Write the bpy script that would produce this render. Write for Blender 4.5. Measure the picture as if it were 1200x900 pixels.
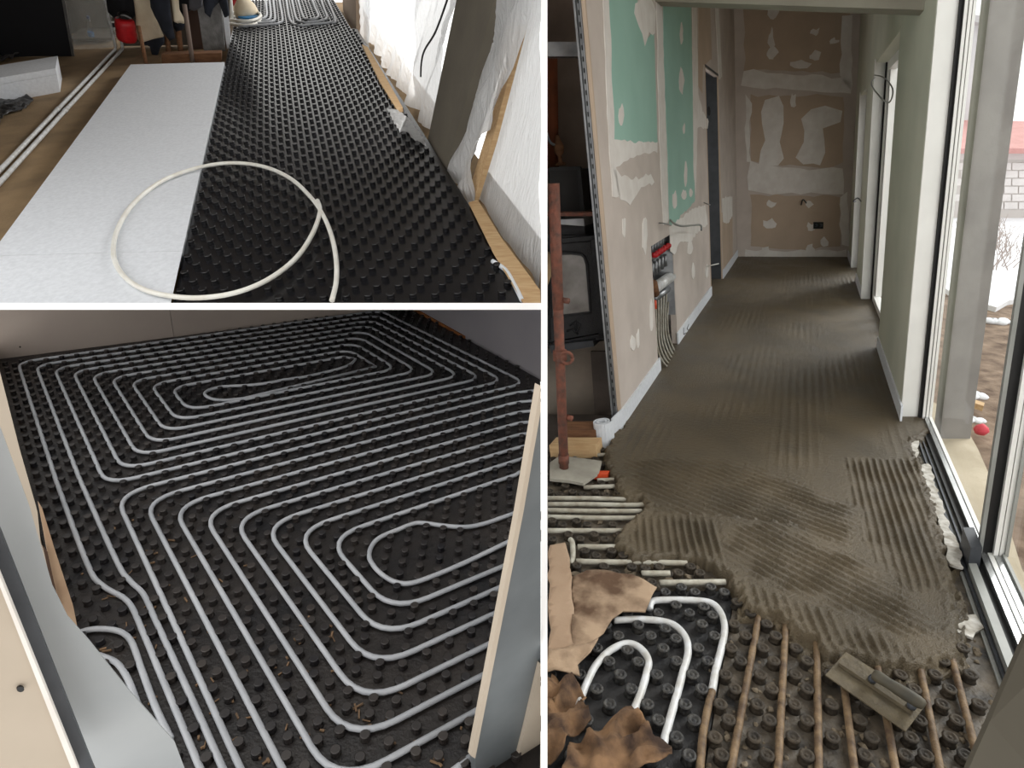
import bpy, bmesh, math, random
import numpy as np
from mathutils import Vector, Matrix, Quaternion, noise
random.seed(7)
for o in list(bpy.data.objects): bpy.data.objects.remove(o)
C = bpy.context.scene.collection
S = bpy.context.scene

# ---------------------------------------------------------------- camera, sky, lights, exposure
FPX, CX, CY, CAMH = 700.0, 600.0, 450.0, 1.5
PITCH = math.atan2(278.0, 700.0)
cam_d = bpy.data.cameras.new('camera'); cam = bpy.data.objects.new('camera', cam_d); C.objects.link(cam)
cam_d.sensor_fit = 'HORIZONTAL'; cam_d.sensor_width = 36.0; cam_d.lens = 36.0*FPX/1200.0
cam_d.clip_start = 0.02; cam_d.clip_end = 500
cam.location = (0, 0, CAMH); cam.rotation_euler = (math.pi/2-PITCH, 0, 0)
S.camera = cam
w = bpy.data.worlds.new('overcast_sky'); S.world = w; w.use_nodes = True
bg = w.node_tree.nodes['Background']; bg.inputs[0].default_value = (1.0, 0.985, 0.955, 1); bg.inputs[1].default_value = 1.5
sun_d = bpy.data.lights.new('added_soft_sun', 'SUN'); sun_d.energy = 2.2; sun_d.angle = math.radians(28); sun_d.color = (1.0, .98, .95)  # soft sun added to rake the screed ridges; the sky itself is overcast
sun = bpy.data.objects.new('added_soft_sun', sun_d); C.objects.link(sun)
sun.rotation_euler = Vector((.72, .40, .56)).to_track_quat('Z', 'Y').to_euler()
S.view_settings.view_transform = 'Standard'; S.view_settings.look = 'None'
S.view_settings.gamma = 1.0; S.view_settings.use_curve_mapping = False
S.view_settings.exposure = 0.15

# ---------------------------------------------------------------- rooms: floor frames
sa, ca = math.sin(PITCH), math.cos(PITCH)
def c2w(v): return Vector((v[0], v[1]*sa-v[2]*ca, v[1]*ca+v[2]*sa))
CAM = Vector((0, 0, CAMH))
def ray(px, py): return c2w(((px-CX)/FPX, -(py-CY)/FPX, -1.0))
def depth_pt(px, py, d): return CAM+ray(px, py)*d
class Room:
    def __init__(s, vd, vv, h, vc=None, slope=0.0):
        s.ey = ray(*vd).normalized()
        s.ex = ray(*vc).normalized() if vc else c2w((1, -slope, 0)).normalized()
        s.n = s.ex.cross(s.ey).normalized()
        if s.n.z < 0: s.n = -s.n
        dn = -ray(*vv); s.ez = dn/dn.dot(s.n)
        s.O = CAM-s.n*h
        s.Mi = Matrix((s.ex, s.ey, s.n)).transposed().inverted()
        s.q = Matrix((s.ex, s.n.cross(s.ex), s.n)).transposed().to_quaternion()
    def W(s, x, y, z=0.0): return s.O+s.ex*x+s.ey*y+s.ez*z
    def solve(s, px, py, P, u, v):
        d = ray(px, py); A = Matrix((u, v, -d)).transposed()
        return A.inverted() @ (CAM-P)
    def fl(s, px, py, z=0.0):
        r = s.solve(px, py, s.O+s.ez*z, s.ex, s.ey); return (r[0], r[1])
    def py(s, px, py, y):          # on plane y=const -> x,z
        r = s.solve(px, py, s.O+s.ey*y, s.ex, s.ez); return (r[0], r[1])
    def px(s, px, py, x):          # on plane x=const -> y,z
        r = s.solve(px, py, s.O+s.ex*x, s.ey, s.ez); return (r[0], r[1])
RR = Room((952, 172), (890, 2350), 1.5)
TL = Room((310, -137), (280, 1140), 1.5, slope=-.025)
BL = Room((-85, 100), (404, 1645), 1.5, vc=(1725, 180))

# daylight falling in through the film-covered windows of the top left room
dl_d = bpy.data.lights.new('window_daylight', 'AREA'); dl_d.shape = 'RECTANGLE'; dl_d.size = 5.8; dl_d.size_y = 1.3; dl_d.energy = 30; dl_d.color = (1.0, .97, .92)
dlo = bpy.data.objects.new('window_daylight', dl_d); C.objects.link(dlo)
_z = TL.ex; _x = (TL.ey-_z*TL.ey.dot(_z)).normalized(); _y = _z.cross(_x)
dlo.rotation_euler = Matrix((_x, _y, _z)).transposed().to_euler(); dlo.location = TL.W(1.12, 7.5, .68)

# ---------------------------------------------------------------- materials
def lin(c):
    return tuple(((v/255.0)/12.92 if v/255.0 <= .04045 else ((v/255.0+.055)/1.055)**2.4) for v in c)+(1,)
MATS = {}
def mat(name, c1, c2=None, scale=6.0, rough=.7, bump=0.0, bscale=60.0, metal=0.0, spec=.4, sharp=.18, trans=0.0, detail=5.0, rough2=None, stretch=None):
    if name in MATS: return MATS[name]
    m = bpy.data.materials.new(name); m.use_nodes = True; MATS[name] = m
    nt = m.node_tree; b = nt.nodes['Principled BSDF']
    b.inputs['Base Color'].default_value = lin(c1); b.inputs['Roughness'].default_value = rough
    b.inputs['Metallic'].default_value = metal; b.inputs['Specular IOR Level'].default_value = spec
    geo = nt.nodes.new('ShaderNodeNewGeometry'); vec = geo.outputs['Position']
    if stretch:
        mp = nt.nodes.new('ShaderNodeMapping'); mp.inputs['Scale'].default_value = stretch
        nt.links.new(vec, mp.inputs['Vector']); vec = mp.outputs['Vector']
    if c2:
        n = nt.nodes.new('ShaderNodeTexNoise'); n.inputs['Scale'].default_value = scale; n.inputs['Detail'].default_value = detail
        nt.links.new(vec, n.inputs['Vector'])
        r = nt.nodes.new('ShaderNodeValToRGB'); r.color_ramp.elements[0].position = .5-sharp; r.color_ramp.elements[1].position = .5+sharp
        r.color_ramp.elements[0].color = lin(c1); r.color_ramp.elements[1].color = lin(c2)
        nt.links.new(n.outputs['Fac'], r.inputs['Fac']); nt.links.new(r.outputs['Color'], b.inputs['Base Color'])
        if rough2 is not None:
            mr = nt.nodes.new('ShaderNodeMapRange'); mr.inputs['From Min'].default_value = .5-sharp; mr.inputs['From Max'].default_value = .5+sharp
            mr.inputs['To Min'].default_value = rough; mr.inputs['To Max'].default_value = rough2
            nt.links.new(n.outputs['Fac'], mr.inputs['Value']); nt.links.new(mr.outputs['Result'], b.inputs['Roughness'])
    if bump:
        n2 = nt.nodes.new('ShaderNodeTexNoise'); n2.inputs['Scale'].default_value = bscale; n2.inputs['Detail'].default_value = 6
        nt.links.new(vec, n2.inputs['Vector'])
        bp = nt.nodes.new('ShaderNodeBump'); bp.inputs['Strength'].default_value = bump; bp.inputs['Distance'].default_value = .01
        nt.links.new(n2.outputs['Fac'], bp.inputs['Height']); nt.links.new(bp.outputs['Normal'], b.inputs['Normal'])
    return m
def glass_mat(name, tint, gloss=.08, transp=(1, 1, 1, 1)):
    m = bpy.data.materials.new(name); m.use_nodes = True; nt = m.node_tree; nt.nodes.clear()
    o = nt.nodes.new('ShaderNodeOutputMaterial'); t = nt.nodes.new('ShaderNodeBsdfTransparent'); g = nt.nodes.new('ShaderNodeBsdfGlossy')
    t.inputs[0].default_value = tint; g.inputs['Roughness'].default_value = .03
    x = nt.nodes.new('ShaderNodeMixShader'); x.inputs[0].default_value = gloss
    nt.links.new(t.outputs[0], x.inputs[1]); nt.links.new(g.outputs[0], x.inputs[2]); nt.links.new(x.outputs[0], o.inputs[0])
    MATS[name] = m; return m
def film_mat(name, col, transl=.5, transp=.35, rough=.35):
    m = bpy.data.materials.new(name); m.use_nodes = True; nt = m.node_tree; nt.nodes.clear()
    o = nt.nodes.new('ShaderNodeOutputMaterial'); t = nt.nodes.new('ShaderNodeBsdfTransparent')
    tr = nt.nodes.new('ShaderNodeBsdfTranslucent'); tr.inputs[0].default_value = col
    p = nt.nodes.new('ShaderNodeBsdfPrincipled'); p.inputs['Base Color'].default_value = col; p.inputs['Roughness'].default_value = rough
    gp = nt.nodes.new('ShaderNodeNewGeometry'); mp = nt.nodes.new('ShaderNodeMapping'); mp.inputs['Rotation'].default_value = (.3, .5, .4); mp.inputs['Scale'].default_value = (3, 9, 2.2)
    nn = nt.nodes.new('ShaderNodeTexNoise'); nn.inputs['Scale'].default_value = 3.2; nn.inputs['Detail'].default_value = 4; nn.inputs['Distortion'].default_value = 1.2
    bb = nt.nodes.new('ShaderNodeBump'); bb.inputs['Strength'].default_value = .7; bb.inputs['Distance'].default_value = .06
    nt.links.new(gp.outputs['Position'], mp.inputs['Vector']); nt.links.new(mp.outputs['Vector'], nn.inputs['Vector']); nt.links.new(nn.outputs['Fac'], bb.inputs['Height'])
    nt.links.new(bb.outputs['Normal'], p.inputs['Normal']); nt.links.new(bb.outputs['Normal'], tr.inputs['Normal'])
    x = nt.nodes.new('ShaderNodeMixShader'); x.inputs[0].default_value = transl
    nt.links.new(p.outputs[0], x.inputs[1]); nt.links.new(tr.outputs[0], x.inputs[2])
    y = nt.nodes.new('ShaderNodeMixShader'); y.inputs[0].default_value = transp
    nt.links.new(x.outputs[0], y.inputs[1]); nt.links.new(t.outputs[0], y.inputs[2]); nt.links.new(y.outputs[0], o.inputs[0])
    MATS[name] = m; return m
white = mat('white_paint', (252, 252, 252), rough=.8)
black_mat = mat('black_mat', (16, 16, 19), (22, 22, 26), scale=30, rough=.25, spec=.6)
black_mat_bl = mat('black_mat_dusty', (17, 17, 21), (44, 39, 36), scale=5, rough=.42, spec=.5, bump=.3, bscale=90)
stud_bl = mat('black_stud_dusty', (20, 20, 25), (54, 49, 46), scale=6, rough=.4, spec=.5)
mat_dirty = mat('black_mat_mortar', (24, 24, 25), (108, 98, 84), scale=13, rough=.55, bump=.8, bscale=50, sharp=.22, detail=9)
mat_clean = mat('black_mat_clean', (24, 25, 28), (48, 47, 47), scale=14, rough=.45, bump=.3, bscale=70, sharp=.2)
stud_dirty = mat('stud_mortar', (74, 65, 53), (42, 38, 33), scale=25, rough=.75, bump=.5, bscale=120)
stud_clean = mat('stud_clean', (36, 37, 40), (70, 68, 64), scale=60, rough=.45, bump=.5, bscale=150)
pipe_grey = mat('pipe_grey', (178, 181, 186), (160, 164, 170), scale=8, rough=.4)
pipe_white = mat('pipe_white', (214, 217, 220), (186, 185, 180), scale=25, rough=.35)
pipe_dirty = mat('pipe_dirty', (134, 112, 84), (78, 61, 47), scale=30, rough=.6, bump=.4, bscale=90)
pipe_cement = mat('pipe_cement', (190, 188, 176), (150, 142, 126), scale=22, rough=.6, bump=.3, bscale=80)
pipe_ivory = mat('pipe_ivory', (240, 240, 234), (226, 222, 212), scale=12, rough=.35)
eps = mat('white_foam', (228, 232, 238), (216, 220, 226), scale=40, rough=.75, bump=.15, bscale=220)
screed = mat('wet_screed', (101, 89, 69), (80, 71, 55), scale=3.5, rough=.5, bump=.8, bscale=210, rough2=.34, spec=.4)
screed_old = mat('dusty_concrete', (164, 138, 104), (128, 108, 82), scale=3, rough=.9, bump=.3, bscale=50)
concrete = mat('concrete', (120, 110, 100), (96, 90, 82), scale=4, rough=.9, bump=.4, bscale=35)
concrete_dark = mat('concrete_sooty', (92, 84, 78), (66, 60, 56), scale=3, rough=.95, bump=.4, bscale=30)
putty = mat('white_putty', (234, 230, 225), (222, 216, 210), scale=9, rough=.85, bump=.12, bscale=60)
board_wall = mat('plasterboard_filled', (208, 197, 189), (193, 182, 174), scale=3.5, rough=.85, bump=.06, bscale=40)
board_beige = mat('plasterboard_paper', (196, 176, 156), (184, 165, 146), scale=3, rough=.9)
board_green = mat('green_plasterboard', (160, 198, 185), (152, 190, 177), scale=3, rough=.85)
wall_sage = mat('skim_sage', (212, 214, 198), (198, 202, 186), scale=2.0, rough=.8, bump=.08, bscale=30)
wall_cream = mat('wall_cream', (176, 164, 154), (166, 154, 146), scale=2, rough=.85)
wall_grey = mat('wall_grey_board', (150, 146, 150), (140, 136, 142), scale=2, rough=.85)
steel = mat('galvanised_steel', (150, 152, 154), (120, 122, 126), scale=12, rough=.38, metal=.7)
steel_dark = mat('dark_steel', (70, 73, 78), (58, 61, 66), scale=10, rough=.5, metal=.3)
rust = mat('rusty_steel', (134, 82, 66), (92, 68, 60), scale=30, rough=.8, bump=.5, bscale=90)
cast = mat('cast_iron', (44, 45, 48), (34, 35, 38), scale=30, rough=.55, bump=.2, bscale=160)
black = mat('black_rubber', (20, 20, 21), rough=.5)
wood = mat('pine_wood', (206, 176, 134), (186, 150, 108), scale=10, rough=.75, bump=.2, bscale=60, stretch=(1, 6, 6))
wood_old = mat('old_wood', (132, 94, 66), (104, 72, 50), scale=10, rough=.85, bump=.3, bscale=50, stretch=(1, 5, 5))
ply = mat('cardboard', (170, 147, 124), (146, 122, 100), scale=4, rough=.9, bump=.25, bscale=25)
ply_dirty = mat('muddy_cardboard', (166, 143, 119), (88, 66, 49), scale=7, rough=.9, bump=.5, bscale=30, sharp=.1)
rag_m = mat('brown_rag', (132, 102, 74), (58, 43, 34), scale=14, rough=.95, bump=.6, bscale=30, sharp=.15)
pvc = mat('white_pvc', (236, 236, 232), (226, 226, 222), scale=5, rough=.35)
pvc_grey = mat('grey_pvc', (150, 152, 148), (132, 134, 130), scale=9, rough=.4)
alu = mat('aluminium', (196, 198, 198), (178, 180, 182), scale=9, rough=.25, metal=.8)
red_m = mat('red_plastic', (196, 34, 40), (172, 26, 34), scale=20, rough=.4)
orange_m = mat('orange_plastic', (206, 78, 42), rough=.5)
snow = mat('snow', (244, 246, 250), (228, 232, 238), scale=1.2, rough=.8, bump=.4, bscale=4)
mud = mat('mud', (84, 66, 53), (146, 126, 108), scale=7, rough=.95, bump=1.0, bscale=22, detail=9)
terrace = mat('terrace_concrete', (196, 184, 162), (170, 158, 136), scale=2.5, rough=.9, bump=.3, bscale=20)
glass = glass_mat('window_glass', (.97, .98, .98, 1), .06)
stove_glass = mat('stove_glass', (92, 88, 84), (150, 148, 146), scale=9, rough=.18, spec=.6, sharp=.25)
film = film_mat('polythene_film', (.86, .88, .90, 1), .5, .2, .25)
film_dense = film_mat('dense_film', (.84, .85, .86, 1), .4, .12, .25)
film_thin = film_mat('thin_film', (.55, .55, .52, 1), .3, .75)

# ---------------------------------------------------------------- mesh helpers
def mesh_obj(name, verts, faces, m, parent=None, origin=None, smooth=False, fix=True):
    o3 = Vector(origin) if origin is not None else (sum((Vector(v) for v in verts), Vector())/len(verts))
    me = bpy.data.meshes.new(name)
    me.from_pydata([tuple(Vector(v)-o3) for v in verts], [], [tuple(f) for f in faces])
    if fix:
        bm = bmesh.new(); bm.from_mesh(me); bmesh.ops.recalc_face_normals(bm, faces=bm.faces); bm.to_mesh(me); bm.free()
    if smooth:
        for p in me.polygons: p.use_smooth = True
    me.materials.append(m)
    o = bpy.data.objects.new(name, me); C.objects.link(o)
    place(o, o3, parent); return o
def place(o, loc, parent=None):
    if parent is not None:
        o.parent = parent; o.location = Vector(loc)-world_loc(parent)
    else: o.location = loc
def world_loc(p):
    v = Vector(p.location); q = p.parent
    while q is not None: v += Vector(q.location); q = q.parent
    return v
def empty(name, loc):
    o = bpy.data.objects.new(name, None); o.empty_display_size = .05; C.objects.link(o); o.location = loc; return o
def tag(o, label, cat, group=None):
    o['label'] = label; o['category'] = cat
    if group: o['group'] = group
    return o
def struct(o, label=None):
    o['kind'] = 'structure'
    if label: o['label'] = label
    return o
class MB:
    def __init__(s): s.v = []; s.f = []
    def add(s, vs, fs):
        k = len(s.v); s.v += [Vector(v) for v in vs]; s.f += [tuple(i+k for i in f) for f in fs]; return s
    def build(s, name, m, parent=None, origin=None, smooth=False): return mesh_obj(name, s.v, s.f, m, parent, origin, smooth)
BOXF = [(0, 1, 2, 3), (7, 6, 5, 4), (0, 4, 5, 1), (1, 5, 6, 2), (2, 6, 7, 3), (3, 7, 4, 0)]
def hexa(b, t): return list(b)+list(t)
def rbox(R, x0, x1, y0, y1, z0, z1):
    b = [R.W(x0, y0, z0), R.W(x1, y0, z0), R.W(x1, y1, z0), R.W(x0, y1, z0)]
    t = [R.W(x0, y0, z1), R.W(x1, y0, z1), R.W(x1, y1, z1), R.W(x0, y1, z1)]
    return b+t, BOXF
def box_obj(name, R, x0, x1, y0, y1, z0, z1, m, parent=None):
    v, f = rbox(R, x0, x1, y0, y1, z0, z1); return mesh_obj(name, v, f, m, parent)
def prism(pts, off):
    n = len(pts); off = Vector(off); v = [Vector(p) for p in pts]+[Vector(p)+off for p in pts]
    f = [tuple(range(n)), tuple(range(2*n-1, n-1, -1))]+[(i, (i+1) % n, n+(i+1) % n, n+i) for i in range(n)]
    return v, f
def tri_prism(pts, off):
    """concave-safe prism: caps are triangulated with bmesh"""
    v, f = prism(pts, off); return v, f
def roughen(pts, step, amp, seed=0):
    out = []
    n = len(pts); rnd = random.Random(seed)
    for i in range(n):
        a = Vector(pts[i]); b = Vector(pts[(i+1) % n]); d = b-a; k = max(1, int(d.length/step))
        for j in range(k):
            p = a+d*(j/k)
            if amp: p = p+Vector([rnd.uniform(-amp, amp) for _ in p])
            out.append(p)
    return out
def prism_obj(name, pts, off, m, parent=None, smooth=False):
    v, f = prism(pts, off)
    o = mesh_obj(name, v, f, m, parent, smooth=smooth)
    bm = bmesh.new(); bm.from_mesh(o.data); bmesh.ops.triangulate(bm, faces=[q for q in bm.faces if len(q.verts) > 4]); bm.to_mesh(o.data); bm.free()
    return o
def wall_patch(name, R, axis, c, pxs, m, parent, th=.003, step=.05, amp=.012, seed=1, side=1):
    """thin raised patch on the room plane x=c / y=c / floor z=c traced by outline points"""
    P = []
    for p in pxs:
        P.append(R.px(p[0], p[1], c) if axis == 'x' else R.py(p[0], p[1], c) if axis == 'y' else R.fl(p[0], p[1], c))
    P = roughen([Vector(p) for p in P], step, amp, seed)
    if axis == 'x': pts = [R.W(c, a, b) for a, b in P]; off = R.ex*th*side
    elif axis == 'y': pts = [R.W(a, c, b) for a, b in P]; off = -R.ey*th
    else: pts = [R.W(a, b, c) for a, b in P]; off = R.n*th
    return prism_obj(name, pts, off, m, parent)
def blob(cx, cy, rx, ry, n=10, seed=0, j=.2):
    rnd = random.Random(seed)
    return [(cx+rx*math.cos(2*math.pi*i/n)*(1+rnd.uniform(-j, j)), cy+ry*math.sin(2*math.pi*i/n)*(1+rnd.uniform(-j, j))) for i in range(n)]
def tube(path, r, sides=8, caps=True):
    path = [Vector(p) for p in path]; n = len(path); v = []; f = []
    t0 = (path[1]-path[0]).normalized(); up = t0.orthogonal().normalized()
    rr = r if isinstance(r, (list, tuple)) else [r]*n
    for i in range(n):
        t = (path[min(i+1, n-1)]-path[max(i-1, 0)]).normalized()
        up = (up-t*up.dot(t)).normalized(); s2 = t.cross(up)
        for k in range(sides):
            a = 2*math.pi*k/sides; v.append(path[i]+(up*math.cos(a)+s2*math.sin(a))*rr[i])
    for i in range(n-1):
        for k in range(sides):
            a = i*sides+k; b = i*sides+(k+1) % sides; f.append((a, b, b+sides, a+sides))
    if caps: f.append(tuple(range(sides-1, -1, -1))); f.append(tuple((n-1)*sides+k for k in range(sides)))
    return v, f
def tube_obj(name, path, r, m, parent=None, sides=8, smooth=True):
    v, f = tube(path, r, sides); return mesh_obj(name, v, f, m, parent, smooth=smooth)
def smooth_path(pts, sub=6):
    pts = [Vector(p) for p in pts]; out = []
    for i in range(len(pts)-1):
        p0 = pts[max(i-1, 0)]; p1 = pts[i]; p2 = pts[i+1]; p3 = pts[min(i+2, len(pts)-1)]
        for k in range(sub):
            t = k/sub
            out.append(.5*((2*p1)+(p2-p0)*t+(2*p0-5*p1+4*p2-p3)*t*t+(3*p1-p0-3*p2+p3)*t**3))
    out.append(pts[-1]); return out
def fillet(pts, r, k=6):
    pts = [Vector(p) for p in pts]; out = [pts[0]]
    for i in range(1, len(pts)-1):
        p = pts[i]; a = pts[i-1]-p; b = pts[i+1]-p
        rr = r[i] if isinstance(r, (list, tuple)) else r
        d = min(rr, a.length*.49, b.length*.49); s0 = p+a.normalized()*d; s1 = p+b.normalized()*d
        for j in range(k+1):
            t = j/k; out.append(s0*(1-t)**2+p*2*t*(1-t)+s1*t*t)
    out.append(pts[-1]); return out
def lathe(base, axis, prof, sides=12, cap=True):
    axis = Vector(axis).normalized(); u = axis.orthogonal().normalized(); w2 = axis.cross(u); v = []; f = []
    for r, h in prof:
        for k in range(sides):
            a = 2*math.pi*k/sides; v.append(Vector(base)+axis*h+(u*math.cos(a)+w2*math.sin(a))*r)
    for i in range(len(prof)-1):
        for k in range(sides):
            a = i*sides+k; b = i*sides+(k+1) % sides; f.append((a, b, b+sides, a+sides))
    if cap: f.append(tuple(range(sides-1, -1, -1))); f.append(tuple((len(prof)-1)*sides+k for k in range(sides)))
    return v, f
def inside(p, poly):
    x, y = p; c = False; n = len(poly); j = n-1
    for i in range(n):
        xi, yi = poly[i]; xj, yj = poly[j]
        if (yi > y) != (yj > y) and x < (xj-xi)*(y-yi)/(yj-yi)+xi: c = not c
        j = i
    return c
def cloth_obj(name, R, outline, to3d, disp, m, parent=None, cell=.04, th=.004):
    """sheet cut to an outline (2D), gridded and displaced; to3d(a,b,d) maps to space"""
    bm = bmesh.new(); vs = [bm.verts.new((a, b, 0)) for a, b in outline]; bm.faces.new(vs)
    bmesh.ops.triangulate(bm, faces=bm.faces[:])
    a0 = min(p[0] for p in outline); a1 = max(p[0] for p in outline); b0 = min(p[1] for p in outline); b1 = max(p[1] for p in outline)
    for ax, lo, hi in ((0, a0, a1), (1, b0, b1)):
        k = max(1, int((hi-lo)/cell))
        for i in range(1, k):
            c = lo+(hi-lo)*i/k; co = (c, 0, 0) if ax == 0 else (0, c, 0); no = (1, 0, 0) if ax == 0 else (0, 1, 0)
            bmesh.ops.bisect_plane(bm, geom=bm.verts[:]+bm.edges[:]+bm.faces[:], plane_co=co, plane_no=no)
    bmesh.ops.remove_doubles(bm, verts=bm.verts[:], dist=cell*.05)
    bm.verts.ensure_lookup_table()
    v = [to3d(q.co.x, q.co.y, disp(q.co.x, q.co.y)) for q in bm.verts]; f = [tuple(q.index for q in p.verts) for p in bm.faces]
    bm.free()
    o = mesh_obj(name, v, f, m, parent, smooth=True)
    if th:
        md = o.modifiers.new('thickness', 'SOLIDIFY'); md.thickness = th; md.offset = 0
    return o
def nz3(a, b, c=0.0): return noise.noise(Vector((a, b, c)))
def stud_mesh(name, r, h, sides, m, dimple=False):
    prof = [(r*1.05, -.002), (r*.82, h*.25), (r*.86, h*.7), (r, h*.86), (r*.82, h)]
    if dimple: prof += [(r*.6, h), (r*.5, h*.86), (r*.22, h*.86), (r*.18, h*.97)]
    v, f = lathe((0, 0, 0), (0, 0, 1), prof, sides)
    me = bpy.data.meshes.new(name); me.from_pydata([tuple(p) for p in v], [], f)
    for p in me.polygons: p.use_smooth = len(p.vertices) == 4
    me.materials.append(m); return me
def clear_studs(R, pts, paths, dist):
    segs = []
    for p in paths:
        q = np.array([tuple(R.Mi @ (Vector(v)-R.O))[:2] for v in p]); segs.append((q[:-1], q[1:]))
    A2 = np.concatenate([a for a, b in segs]); B2 = np.concatenate([b for a, b in segs]); D2_ = B2-A2; L2 = (D2_**2).sum(1)+1e-12
    out = []
    for x, y in pts:
        for _ in range(3):
            w_ = np.array((x, y))-A2; t = np.clip((w_*D2_).sum(1)/L2, 0, 1); v = w_-D2_*t[:, None]; d = np.hypot(v[:, 0], v[:, 1]); i = int(d.argmin())
            if d[i] >= dist*.97: break
            n_ = v[i]/d[i] if d[i] > 1e-5 else np.array((1.0, 0)); x += n_[0]*(dist-d[i]); y += n_[1]*(dist-d[i])
        else: continue
        if all((x-a)**2+(y-b)**2 > (dist*1.1)**2 for a, b in out[-60:]): out.append((float(x), float(y)))
    return out
def studs(R, mesh, far_mesh, pts, parent, limit, z=0.0):
    """pts sorted nearest first; the nearest are single parts, the rest one joined part"""
    pts = sorted(pts, key=lambda p: (R.W(p[0], p[1], 0)-CAM).length)
    for x, y in pts[:limit]:
        o = bpy.data.objects.new('stud', mesh); C.objects.link(o); o.rotation_mode = 'QUATERNION'; o.rotation_quaternion = R.q
        place(o, R.W(x, y, z), parent)
    rest = pts[limit:]
    if rest:
        bv = [R.q @ p.co for p in far_mesh.vertices]; bf = [tuple(p.vertices) for p in far_mesh.polygons]
        V = []; Fc = []
        for x, y in rest:
            k = len(V); c = R.W(x, y, z); V += [c+b for b in bv]; Fc += [tuple(i+k for i in f) for f in bf]
        o = mesh_obj('stud_field', V, Fc, far_mesh.materials[0], parent, fix=False); o['kind'] = 'stuff'
        for p in o.data.polygons: p.use_smooth = len(p.vertices) == 4

# ================================================================ partitions between the three rooms
def floor_row(d, z): return 450+700*((CAMH-z)/d-sa)/ca
def board_wall_edge(name, D0, front, label):
    pts = [CAM+c2w(((634.0-600)/700*D0+(637.8-600)/700*(d-D0), -(py-450)/700*d, -d)) for d, py in front]
    struct(prism_obj(name, pts, c2w((7.5/700*D0, 0, 0)), white), label)
DN, DF = 1.3, 2.2
board_wall_edge('wall_partition', DN, [(DN, 434), (DN, 995)]+[(d, floor_row(d, -.12)) for d in (1.6, 2.0, 2.5, 3.0)]+[(3.0, 434)], 'white lower partition board between the rooms, seen edge on')
board_wall_edge('wall_partition', DF, [(DF, -60), (DF, 436), (3.0, 436)]+[(d, min(436, floor_row(d, -.12))) for d in (4.0, 5.5, 7.0)]+[(7.0, -60)], 'white upper partition board between the rooms, seen edge on')
DC = 2.45
pts = []
for d, px in ((DC, -80), (DC, 634.2), (5.6, 637), (5.6, -80)):
    pts.append(CAM+c2w(((px-600)/700*d, -(355.0-450)/700*DC-(359.0-450)/700*(d-DC), -d)))
struct(prism_obj('ceiling', pts, c2w((0, -8.0/700*DC, 0)), white), 'white board ceiling of the lower room, seen edge on')

# ================================================================ RIGHT: corridor with wet screed
XL, XR, YB = -.796, .79, 9.5
ZC = 3.45
# subfloor
def left_edge(z, pys, px=641.0): return [RR.fl(px, py, z) for py in pys]
def rr_slab(name, pts, z0, z1, m, parent=None): return prism_obj(name, [RR.W(x, y, z1) for x, y in pts], RR.ez*(z0-z1), m, parent)
le = left_edge(-.02, (985, 800, 650, 540, 470, 430, 400))
fo = rr_slab('floor', le+[(le[-1][0], 9.8), (.98, 9.8), (.98, .85)], -.14, -.02, concrete_dark); struct(fo, 'concrete slab under the heating mats')
# ---- wet screed
scr_px = [(733, 497), (716, 515), (709, 535), (712, 548), (722, 560), (724, 575), (735, 585), (750, 583), (757, 592), (748, 603), (738, 612),
 (728, 620), (722, 632), (728, 648), (745, 655), (765, 655), (790, 652), (815, 655), (835, 660), (850, 672), (862, 690), (872, 712), (890, 716),
 (912, 716), (922, 728), (935, 740), (950, 748), (968, 765), (1000, 770), (1040, 776), (1070, 780), (1095, 778), (1115, 768), (1122, 745), (1118, 710),
 (1112, 670), (1103, 630), (1093, 590), (1080, 550), (1068, 520)]
scr = [RR.fl(px, py, .035) for px, py in scr_px]
scr_poly = [(-.78, scr[0][1])]+scr+[(.95, 3.3), (.95, 9.6), (-1.1, 9.6), (-1.1, 6.9), (-.93, 6.8), (-.85, 6.7), (-.85, 3.6)]
def seg_dist(p, a, b):
    ax, ay = a; bx, by = b; dx, dy = bx-ax, by-ay; l = dx*dx+dy*dy
    t = 0 if l == 0 else max(0, min(1, ((p[0]-ax)*dx+(p[1]-ay)*dy)/l)); return math.hypot(p[0]-ax-t*dx, p[1]-ay-t*dy)
edge_segs = list(zip(scr_poly[:len(scr)+1], scr_poly[1:len(scr)+2]))
def px_dir(a, b):
    p = RR.fl(*a, .035); q = RR.fl(*b, .035); d = Vector((q[0]-p[0], q[1]-p[1])).normalized(); return Vector((-d.y, d.x))
nD = px_dir((930, 380), (925, 480))
def zpoly(pts): return [RR.fl(px, py, .035) for px, py in pts]
ZONES = [(zpoly([(985, 535), (1078, 535), (1106, 640), (1113, 705), (1045, 690), (995, 615)]), px_dir((1020, 560), (1052, 680)), .034),
         (zpoly([(730, 538), (850, 535), (930, 560), (1015, 600), (1000, 645), (860, 640), (745, 615)]), px_dir((760, 545), (900, 600)), .032),
         (zpoly([(738, 600), (850, 605), (862, 692), (830, 662), (735, 658)]), px_dir((790, 600), (800, 655)), .03),
         (zpoly([(868, 675), (940, 698), (1010, 730), (1095, 752), (1085, 785), (1000, 778), (935, 750), (865, 720)]), px_dir((955, 700), (982, 765)), .032),
         (zpoly([(850, 606), (930, 615), (1000, 650), (1060, 690), (1106, 735), (1108, 752), (1060, 757), (1000, 727), (940, 708), (868, 680), (845, 645)]), px_dir((860, 640), (1060, 748)), .030)]
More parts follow.
